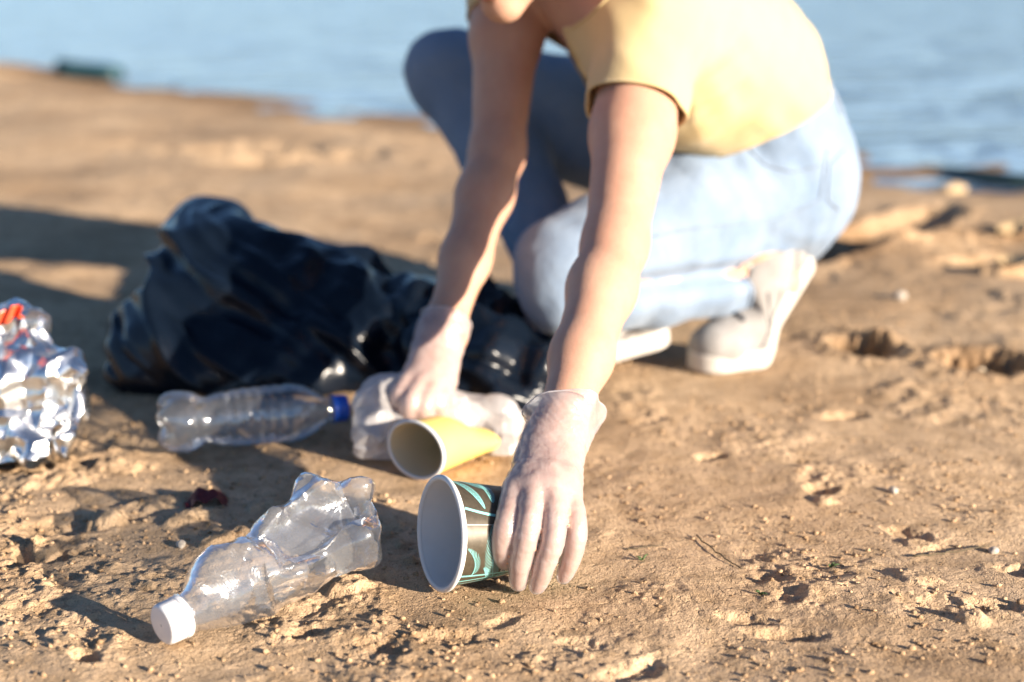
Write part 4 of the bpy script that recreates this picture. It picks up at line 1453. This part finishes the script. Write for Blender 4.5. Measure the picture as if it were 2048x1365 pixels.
#   t (m), half height (tilted axis), half depth, roll (deg), rise of centre, side shift
K = np.array([
    [0.011, 0.0128, 0.0128, 0, 0.000, 0.0],
    [0.0185, 0.0130, 0.0130, 0, 0.000, 0.0],
    [0.0190, 0.0175, 0.0175, 0, 0.000, 0.0],
    [0.0205, 0.0175, 0.0175, 0, 0.000, 0.0],
    [0.0210, 0.0145, 0.0145, 0, 0.000, 0.0],
    [0.027, 0.0165, 0.0160, 0, 0.001, 0.0],
    [0.036, 0.0240, 0.0215, 10, 0.004, 0.0],
    [0.047, 0.0300, 0.0255, 20, 0.007, 0.0],
    [0.060, 0.0325, 0.0265, 28, 0.009, 0.0],
    [0.076, 0.0315, 0.0255, 30, 0.008, 0.0],
    [0.088, 0.0300, 0.0230, 30, 0.006, 0.002],
    [0.098, 0.0295, 0.0225, 32, 0.006, 0.003],
    [0.112, 0.0315, 0.0195, 38, 0.007, 0.003],
    [0.128, 0.0365, 0.0170, 44, 0.011, 0.002],
    [0.146, 0.0410, 0.0160, 47, 0.014, 0.0],
    [0.164, 0.0440, 0.0165, 48, 0.016, 0.0],
    [0.178, 0.0440, 0.0185, 46, 0.017, 0.0],
    [0.189, 0.0415, 0.0205, 42, 0.017, 0.0],
    [0.197, 0.0350, 0.0240, 36, 0.017, 0.0],
    [0.202, 0.0250, 0.0180, 36, 0.017, 0.0],
    [0.200, 0.0130, 0.0090, 36, 0.017, 0.0],
    [0.196, 0.0003, 0.0003, 36, 0.017, 0.0]])
cl = np.concatenate([[0], np.cumsum(np.hypot(np.diff(K[:, 0]), np.diff(K[:, 1])))]); cl /= cl[-1]
tt = np.linspace(0, 1, 190)
KI = np.stack([np.interp(tt, cl, K[:, c_]) for c_ in range(6)], 1)
seg = 120; an = np.arange(seg) * 2 * math.pi / seg
rings = []; base_z = []
for (t_, hh, hd, ro, rise, sh) in KI:
    ca, sa = math.cos(rad(ro)), math.sin(rad(ro))
    e1 = ww * ca + vv * sa          # tall axis, leaning back from the camera
    e2 = -ww * sa + vv * ca
    petal = smooth(0.180, 0.202, t_) * 0.20
    k5 = 1 - petal * (0.5 + 0.5 * np.cos(an * 5 + 0.4)) ** 2
    co, si = np.cos(an), np.sin(an)
    cz = smooth(0.088, 0.115, t_) * (1 - smooth(0.190, 0.202, t_))
    # the side towards the camera has caved in to a flat upper panel above a bulging lower lip
    dep = hd * si * k5
    lim = -0.006 + 0.010 * (t_ - 0.14) / 0.06
    caved = np.where((si < 0) & (co > -0.25), np.maximum(dep, lim - 0.10 * (lim - dep)), dep)
    lip = np.where((si < 0), -0.006 * np.exp(-((co + 0.55) / 0.22) ** 2), 0)
    back = np.where(si > 0, np.minimum(dep, 0.013 + 0.15 * (dep - 0.013)), dep)
    dep = dep + cz * ((caved - dep) * (si < 0) + lip + (back - dep) * (si > 0))
    rings.append(p0 + u * t_ + ww * rise + vv * sh + (hh * co * k5)[:, None] * e1 + dep[:, None] * e2)
v = np.concatenate(rings); m_ = len(rings)
i0 = np.arange(m_ - 1)[:, None] * seg; j = np.arange(seg)[None]; j2 = (j + 1) % seg
f = np.stack([i0 + j, i0 + j2, i0 + seg + j2, i0 + seg + j], -1).reshape(-1, 4)
nn = vnormals(v, f)
tl = (v - p0) @ u
body = smooth(0.024, 0.05, tl)
crm = crumple(v * [1, 1, 0.8], 0.056, 7, 4, 0.2) * 0.0115 + crumple(v, 0.028, 17, 3, 0.2) * 0.0030
# a long fold running from the waist to the base and the waist crease itself
al = np.tile(an, m_)
fold = -0.0120 * np.exp(-((al - 2.2 - 3.0 * (tl - 0.15)) / 0.22) ** 2) * smooth(0.085, 0.12, tl)
fold += -0.0100 * np.exp(-((al - 5.6 + 4.0 * (tl - 0.15)) / 0.25) ** 2) * smooth(0.10, 0.13, tl)
waist = -0.0030 * np.exp(-((tl - 0.088 - 0.010 * np.sin(al)) / 0.006) ** 2)
v = v + nn * ((crm * (0.50 + 0.50 * smooth(0.06, 0.11, tl)) + fold + waist) * body)[:, None]
v[:, 2] = np.maximum(v[:, 2], 0.0012 + 0.0006 * pn3(v * 60, 3))
cb = link('bottle_body', mesh_np('bottle_body', v + inv, f), cbt, M_pet_crushed)
facet(cb, 0.07, 22)

# ------------------------------------------------------------------ black bin bag
F = Field((-0.62, 1.50, -0.01), (0.14, 2.12, 0.30), 0.0040)
def PB(px, py, d): return P(px, py, d)
F.ell(PB(455, 610, 1.84), [0.098, 0.115, 0.100], None, 0.05)
F.ell(PB(425, 485, 1.88), [0.048, 0.080, 0.048], None, 0.06)
F.ell(PB(315, 690, 1.78), [0.058, 0.080, 0.066], None, 0.05)
F.ell(PB(600, 640, 1.82), [0.110, 0.10, 0.088], None, 0.06)
F.ell(PB(740, 680, 1.79), [0.095, 0.09, 0.074], None, 0.05)
F.ell(PB(880, 690, 1.78), [0.070, 0.075, 0.062], None, 0.05)
F.cone(PB(940, 640, 1.80), PB(970, 560, 1.82), 0.024, 0.010, 0.03)
F.cone(PB(900, 690, 1.76), PB(1050, 640, 1.80), 0.050, 0.034, 0.04)
F.cone(PB(880, 770, 1.68), PB(1055, 790, 1.62), 0.040, 0.022, 0.04)
F.cone(PB(930, 720, 1.68), PB(1070, 735, 1.66), 0.036, 0.026, 0.04)
F.cone(PB(960, 710, 1.72), PB(1085, 700, 1.73), 0.044, 0.022, 0.04)
F.cone(PB(1000, 750, 1.67), PB(1085, 770, 1.65), 0.026, 0.010, 0.03)
F.ell(PB(480, 745, 1.72), [0.15, 0.05, 0.040], None, 0.05)
F.cone(PB(880, 690, 1.78), PB(960, 755, 1.68), 0.060, 0.046, 0.04)
v, f = F.mesh(); del F
v = relax(v, f, 2, 0.5)
nn = vnormals(v, f)
neck = PB(985, 690, 1.75)
dv = v - neck; dl = np.linalg.norm(dv, axis=1)
th_ = np.arctan2(dv[:, 2] + 0.02, -dv[:, 1] + 0.05); ph_ = np.arctan2(dv[:, 1], -dv[:, 0])
rad_f = pn3(np.stack([th_ * 2.4, ph_ * 2.4, dl * 4.0], 1), 3)
dg = v @ unit([0.55, 0.2, 0.80])
rad_r = 1 - 2 * np.abs(pn3(np.stack([dg * 17 + 0.8 * pn3(v * 5, 2), (v @ unit([0.8, 0.0, -0.55])) * 3.2, v[:, 1] * 3], 1), 9))
gather = smooth(0.40, 0.08, dl)
cr_ = crumple(v, 0.055, 23, 5, 0.3)
al_ = v @ unit([0.80, 0.10, -0.55]); ac_ = v @ unit([0.55, 0.0, 0.80])
crs = crumple(np.stack([al_ * 0.13, ac_, v[:, 1] * 0.7], 1), 0.062, 41, 4, 0.6)
bw = 0.35 * pn3(v * 7, 71)
def crest(fa, fl, seed, sharp):
    n_ = pn3(np.stack([ac_ * fa + bw * 1.6, al_ * fl + bw, v[:, 1] * fl * 1.5], 1), seed)
    return np.maximum(0, 1 - np.abs(n_) * sharp) ** 1.4
folds = 0.015 * crest(13, 2.4, 41, 3.2) + 0.008 * crest(27, 4.5, 43, 3.0) - 0.010 * crest(15, 2.0, 47, 3.5)
v = v + nn * (0.010 * rad_f + folds * smooth(0.02, 0.10, v[:, 2] + 0.04) + (0.002 + 0.016 * gather) * cr_)[:, None]
v[:, 2] = np.maximum(v[:, 2], -0.004)
bm = cut_open(v, f, [])
largest(bm)
bag = from_bm('bin_bag', bm, None, M_bag)
tag(bag, 'black plastic rubbish bag slumped on the sand behind the bottles', 'rubbish bag')

# ------------------------------------------------------------------ crumpled clear film held in the far hand
F = Field((-0.22, 1.33, -0.01), (0.06, 1.64, 0.14), 0.0026)
F.ell(P(815, 838, 1.520), [0.036, 0.036, 0.034], None, 0.02)
F.cone(P(778, 815, 1.515), P(850, 808, 1.515), 0.020, 0.024, 0.02)
F.cone(P(766, 880, 1.515), P(850, 880, 1.525), 0.020, 0.022, 0.02)
F.cone(P(870, 835, 1.535), P(985, 862, 1.535), 0.025, 0.021, 0.025)
F.cone(P(900, 885, 1.545), P(990, 890, 1.535), 0.020, 0.016, 0.02)
F.cone(P(750, 815, 1.50), P(752, 885, 1.465), 0.022, 0.022, 0.02)
F.ell(P(790, 812, 1.53), [0.036, 0.030, 0.034], None, 0.02)
F.cone(P(900, 815, 1.53), P(1000, 850, 1.53), 0.022, 0.018, 0.02)
F.cone(P(1000, 850, 1.53), P(1005, 900, 1.50), 0.016, 0.012, 0.02)
F.cone(P(985, 860, 1.535), P(1016, 822, 1.535), 0.010, 0.007, 0.02)
v, f = F.mesh(); del F
v = relax(v, f, 1, 0.5)
nn = vnormals(v, f)
v = v + nn * (crumple(v, 0.036, 5, 5, 0.3) * 0.011 + crumple(v, 0.015, 6, 4, 0.3) * 0.0035)[:, None]
v[:, 2] = np.maximum(v[:, 2], 0.0)
fb = link('plastic_bag', mesh_np('plastic_bag', v, f), None, M_bagclear)
facet(fb, 0.08, 24)
tag(fb, 'crumpled cloudy plastic bag gripped by the far hand behind the yellow cup', 'plastic bag')

# ------------------------------------------------------------------ silver wrapper at the left edge
lo = P(-110, 960, 1.50); hi = P(200, 600, 1.44)
F = Field((-0.66, 1.32, -0.01), (-0.40, 1.60, 0.21), 0.0028)
F.ell(P(25, 815, 1.47), [0.070, 0.032, 0.055], None, 0.03)
F.ell(P(-5, 730, 1.48), [0.062, 0.024, 0.055], None, 0.03)
F.ell(P(30, 680, 1.48), [0.036, 0.016, 0.034], None, 0.03)
F.cone(P(60, 700, 1.47), P(150, 755, 1.46), 0.018, 0.012, 0.02)
F.cone(P(150, 745, 1.46), P(170, 745, 1.45), 0.012, 0.005, 0.012)
F.cone(P(140, 790, 1.46), P(128, 910, 1.43), 0.011, 0.005, 0.012)
F.cone(P(60, 880, 1.45), P(75, 915, 1.44), 0.025, 0.012, 0.02)
F.cone(P(-20, 890, 1.46), P(-10, 925, 1.44), 0.030, 0.015, 0.02)
v, f = F.mesh(); del F
v = relax(v, f, 1, 0.4)
nn = vnormals(v, f)
v = v + nn * (crumple(v, 0.065, 31, 4, 0.2) * 0.018 + crumple(v, 0.034, 32, 3, 0.15) * 0.012 + crumple(v, 0.015, 33, 3, 0.15) * 0.0040)[:, None]
v[:, 2] = np.maximum(v[:, 2], 0.0)
me = mesh_np('foil_wrapper', v, f)
me.materials.append(M_foil)
wr = link('foil_wrapper', me)
facet(wr, 0.16, 30)
tag(wr, 'crumpled silver snack wrapper with a red edge beside the bag', 'wrapper')
edge = np.array([P(-70, 655, 1.460), P(-20, 640, 1.455), P(12, 630, 1.455), P(36, 615, 1.455), P(52, 618, 1.455)])
t_ = np.linspace(0, 4, 26); i_ = np.minimum(t_.astype(int), 3); fr_ = (t_ - i_)[:, None]
ec = edge[i_] * (1 - fr_) + edge[i_ + 1] * fr_
vs = []
for q_, c_ in enumerate(ec):
    for k_ in range(7):
        vs.append(c_ + np.array([0.0015 * math.sin(q_ * 1.3 + k_), -0.012 + 0.004 * math.sin(q_ * 0.9 + k_ * 0.7), 0.006 - k_ * 0.0024]))
vs = np.array(vs)
fs = np.array([(a_ * 7 + b_, a_ * 7 + b_ + 1, (a_ + 1) * 7 + b_ + 1, (a_ + 1) * 7 + b_) for a_ in range(25) for b_ in range(6)])
re_ = link('printed_edge', mesh_np('printed_edge', vs, fs), wr, M_foilred)
m_ = re_.modifiers.new('thick', 'SOLIDIFY'); m_.thickness = 0.0006

# ------------------------------------------------------------------ small litter, stones and twigs
def lump(name, c, r, seed, m, label, cat, amp=0.25, sub=3, freq=1.2, group=None):
    bm = bmesh.new(); bmesh.ops.create_icosphere(bm, subdivisions=sub, radius=1)
    vv_ = np.array([tuple(q.co) for q in bm.verts])
    k = 1 + amp * fb3(vv_ + seed * 7.3, freq, 3, seed)
    for q, s in zip(bm.verts, k): q.co = Vector((q.co.x * r[0] * s, q.co.y * r[1] * s, q.co.z * r[2] * s))
    o = from_bm(name, bm, None, m)
    z = gz(c[0], c[1])
    o.location = (c[0], c[1], z + r[2] * 0.45)
    o.rotation_euler = (0, 0, seed * 1.7)
    tag(o, label, cat, group)
    return o
M_peb = simple('pale_stone', (0.42, 0.37, 0.31), 0.6, 0.15, 200)
M_wet = simple('dark_wet_stone', (0.014, 0.030, 0.022), 0.45, 0.3, 30, bmp=(25, 0.6, 0.02))
M_log = simple('dark_painted_wood', (0.012, 0.05, 0.065), 0.5, 0.3, 20, bmp=(30, 0.5, 0.01))
M_twig = simple('dry_twig', (0.50, 0.40, 0.28), 0.8, 0.25, 90)
M_straw = simple('dark_stalk', (0.10, 0.075, 0.04), 0.8, 0.25, 90)
M_dead = simple('dry_leaf', (0.55, 0.40, 0.22), 0.7, 0.2, 60)
M_red = simple('red_film', (0.10, 0.010, 0.012), 0.6)
M_green = simple('green_sprig', (0.06, 0.11, 0.03), 0.6)

lump('pebble', G(362, 1090), (0.0062, 0.0042, 0.0036), 1, M_peb, 'small white stone behind the crushed bottle', 'stone', group='pale stones on the sand')
lump('pebble', G(1798, 608), (0.010, 0.009, 0.008), 2, M_peb, 'pale round stone behind the dug hole at right', 'stone', group='pale stones on the sand')
lump('pebble', G(1787, 980), (0.0058, 0.0042, 0.0036), 3, M_peb, 'tiny pale stone right of the gloved hand on smooth sand', 'stone', group='pale stones on the sand')
lump('pebble', G(1988, 1096), (0.0048, 0.0040, 0.0038), 4, M_peb, 'tiny pale stone nearest the right edge of the picture', 'stone', group='pale stones on the sand')
lump('pebble', G(1905, 352), (0.045, 0.03, 0.014), 6, M_dead, 'tan flat stone at the water line beside the dark rock', 'stone')
lump('wet_rock', G(1990, 334) * [1, 1, 0], (0.16, 0.07, 0.018), 5, M_wet, 'low dark green wet rock at the edge of the water', 'rock').location.z = WATER_Z + 0.006

# dark plank lying at the water's edge
bm = bmesh.new()
bmesh.ops.create_cube(bm, size=1)
bmesh.ops.subdivide_edges(bm, edges=bm.edges[:], cuts=4, use_grid_fill=True)
for q in bm.verts:
    q.co = Vector((q.co.x * 0.30, q.co.y * 0.09, q.co.z * 0.062)) + Vector((0, 0, 0.006 * math.sin(q.co.x * 6)))
bmesh.ops.bevel(bm, geom=[e for e in bm.edges if e.calc_face_angle(0) > 1], offset=0.008, segments=2, affect='EDGES')
lg = from_bm('driftwood', bm, None, M_log)
c = G(180, 152, 0.0)
lg.location = (c[0], c[1], gz(c[0], c[1]) + 0.045)
lg.rotation_euler = (0, rad(6), rad(-12))
tag(lg, 'dark block of driftwood lying where the sand meets the water', 'driftwood')

def twig(pts, r, m, label, name='twig', cat='twig'):
    q = []
    for (px, py, lift) in pts:
        g = G(px, py); q.append([g[0], g[1], gz(g[0], g[1]) + lift])
    q = np.array(q)
    t = np.linspace(0, len(q) - 1, 14); i = np.minimum(t.astype(int), len(q) - 2); fr = (t - i)[:, None]
    c = q[i] * (1 - fr) + q[i + 1] * fr
    c[:, :2] += 0.0012 * np.random.default_rng(len(label)).standard_normal((14, 2))
    v, f = tube_np(c, r * np.linspace(1, 0.6, 14), 7)
    o = link(name, mesh_np(name, v, f), None, m)
    weld(o)
    tag(o, label, cat)
    return o
twig([(1938, 742, 0.0), (1950, 738, 0.028), (1966, 736, 0.040)], 0.0055, M_twig, 'pale stub of stick poking out of the dug hole')
twig([(1395, 1068, 0.002), (1420, 1092, 0.003), (1455, 1118, 0.002), (1485, 1135, 0.001)], 0.0008, M_straw, 'thin dark stalk lying right of the gloved hand', 'stalk', 'stalk')
twig([(1250, 1098, 0.001), (1290, 1095, 0.003), (1330, 1090, 0.002)], 0.0007, M_straw, 'thin dark stalk just right of the fingertips', 'stalk', 'stalk')
twig([(1830, 1112, 0.002), (1890, 1106, 0.004), (1980, 1088, 0.003)], 0.0009, M_straw, 'long thin stalk lying near the right edge', 'stalk', 'stalk')

def curled_leaf(c, L, W_, rz, m, label, name='dry_leaf', cat='leaf', curl=0.4):
    n, k = 14, 7
    vs = []
    for i in range(n):
        t = i / (n - 1)
        wd = W_ * math.sin(math.pi * min(0.98, max(0.02, t))) ** 0.7
        for j in range(k):
            s = j / (k - 1) * 2 - 1
            vs.append((L * (t - 0.5), wd * s, curl * W_ * s * s + 0.15 * L * (t - 0.5) ** 2 * 4 + 0.04 * W_ * math.sin(9 * t + 3 * s)))
    fs = [(i * k + j, i * k + j + 1, (i + 1) * k + j + 1, (i + 1) * k + j) for i in range(n - 1) for j in range(k - 1)]
    o = link(name, mesh_np(name, np.array(vs), np.array(fs)), None, m)
    o.location = (c[0], c[1], gz(c[0], c[1]) + 0.002); o.rotation_euler = (rad(12), rad(-8), rz)
    s = o.modifiers.new('thick', 'SOLIDIFY'); s.thickness = 0.0006
    tag(o, label, cat)
    return o
curled_leaf(G(2025, 462), 0.075, 0.026, 0.5, M_dead, 'curled dry leaf on the dug-up sand, farther of the two leaves')
curled_leaf(G(2030, 548), 0.06, 0.022, -0.2, M_dead, 'dry leaf near the right edge, nearer of the two leaves')
# red scrap half buried in the shaded sand
def scrap():
    n, k = 22, 12
    vs = []
    for i in range(n):
        for j in range(k):
            t = i / (n - 1); q = j / (k - 1) * 2 - 1
            vs.append([0.052 * (t - 0.5), q * (0.014 + 0.003 * math.sin(7 * t)), 0.014 * math.sin(math.pi * t) * (1 - 0.5 * q * q) + 0.002])
    vs = np.array(vs)
    vs[:, 2] += crumple(vs, 0.016, 3, 4, 0.2) * 0.007 + crumple(vs, 0.007, 5, 4, 0.2) * 0.002
    vs[:, 0] += 0.002 * pn3(vs * 150, 4)
    fs = np.array([(i * k + j, i * k + j + 1, (i + 1) * k + j + 1, (i + 1) * k + j) for i in range(n - 1) for j in range(k - 1)])
    o = link('litter_scrap', mesh_np('litter_scrap', vs, fs), None, M_red, smooth=False)
    m_ = o.modifiers.new('thick', 'SOLIDIFY'); m_.thickness = 0.0005
    c = G(412, 1008)
    o.location = (c[0], c[1], gz(c[0], c[1]) - 0.001); o.rotation_euler = (0, 0, 0.3); o.scale = (0.78, 0.8, 0.85)
    tag(o, 'crumpled dark red scrap half buried in the sand', 'litter scrap')
scrap()
# tiny green sprigs
for k, (px, py, lb) in enumerate([(1522, 1186, 'tiny green sprig by a small hollow in the sand'), (1285, 1118, 'tiny green sprig right of the little finger'), (1660, 1138, 'tiny green sprig on smooth sand at right')]):
    parts = []
    g = G(px, py); z = gz(g[0], g[1])
    rg = random.Random(k)
    for q in range(4):
        a_ = rg.uniform(0, 6.28); l_ = rg.uniform(0.004, 0.008)
        pts = np.array([[0, 0, 0], [math.cos(a_) * l_ * 0.5, math.sin(a_) * l_ * 0.5, 0.003], [math.cos(a_) * l_, math.sin(a_) * l_, 0.0035]])
        parts.append(tube_np(pts, [0.0006, 0.0009, 0.0002], 6))
    o = link('sprig', mesh_np('sprig', *merge_np(parts)), None, M_green)
    o.location = (g[0], g[1], z)
    tag(o, lb, 'sprig')
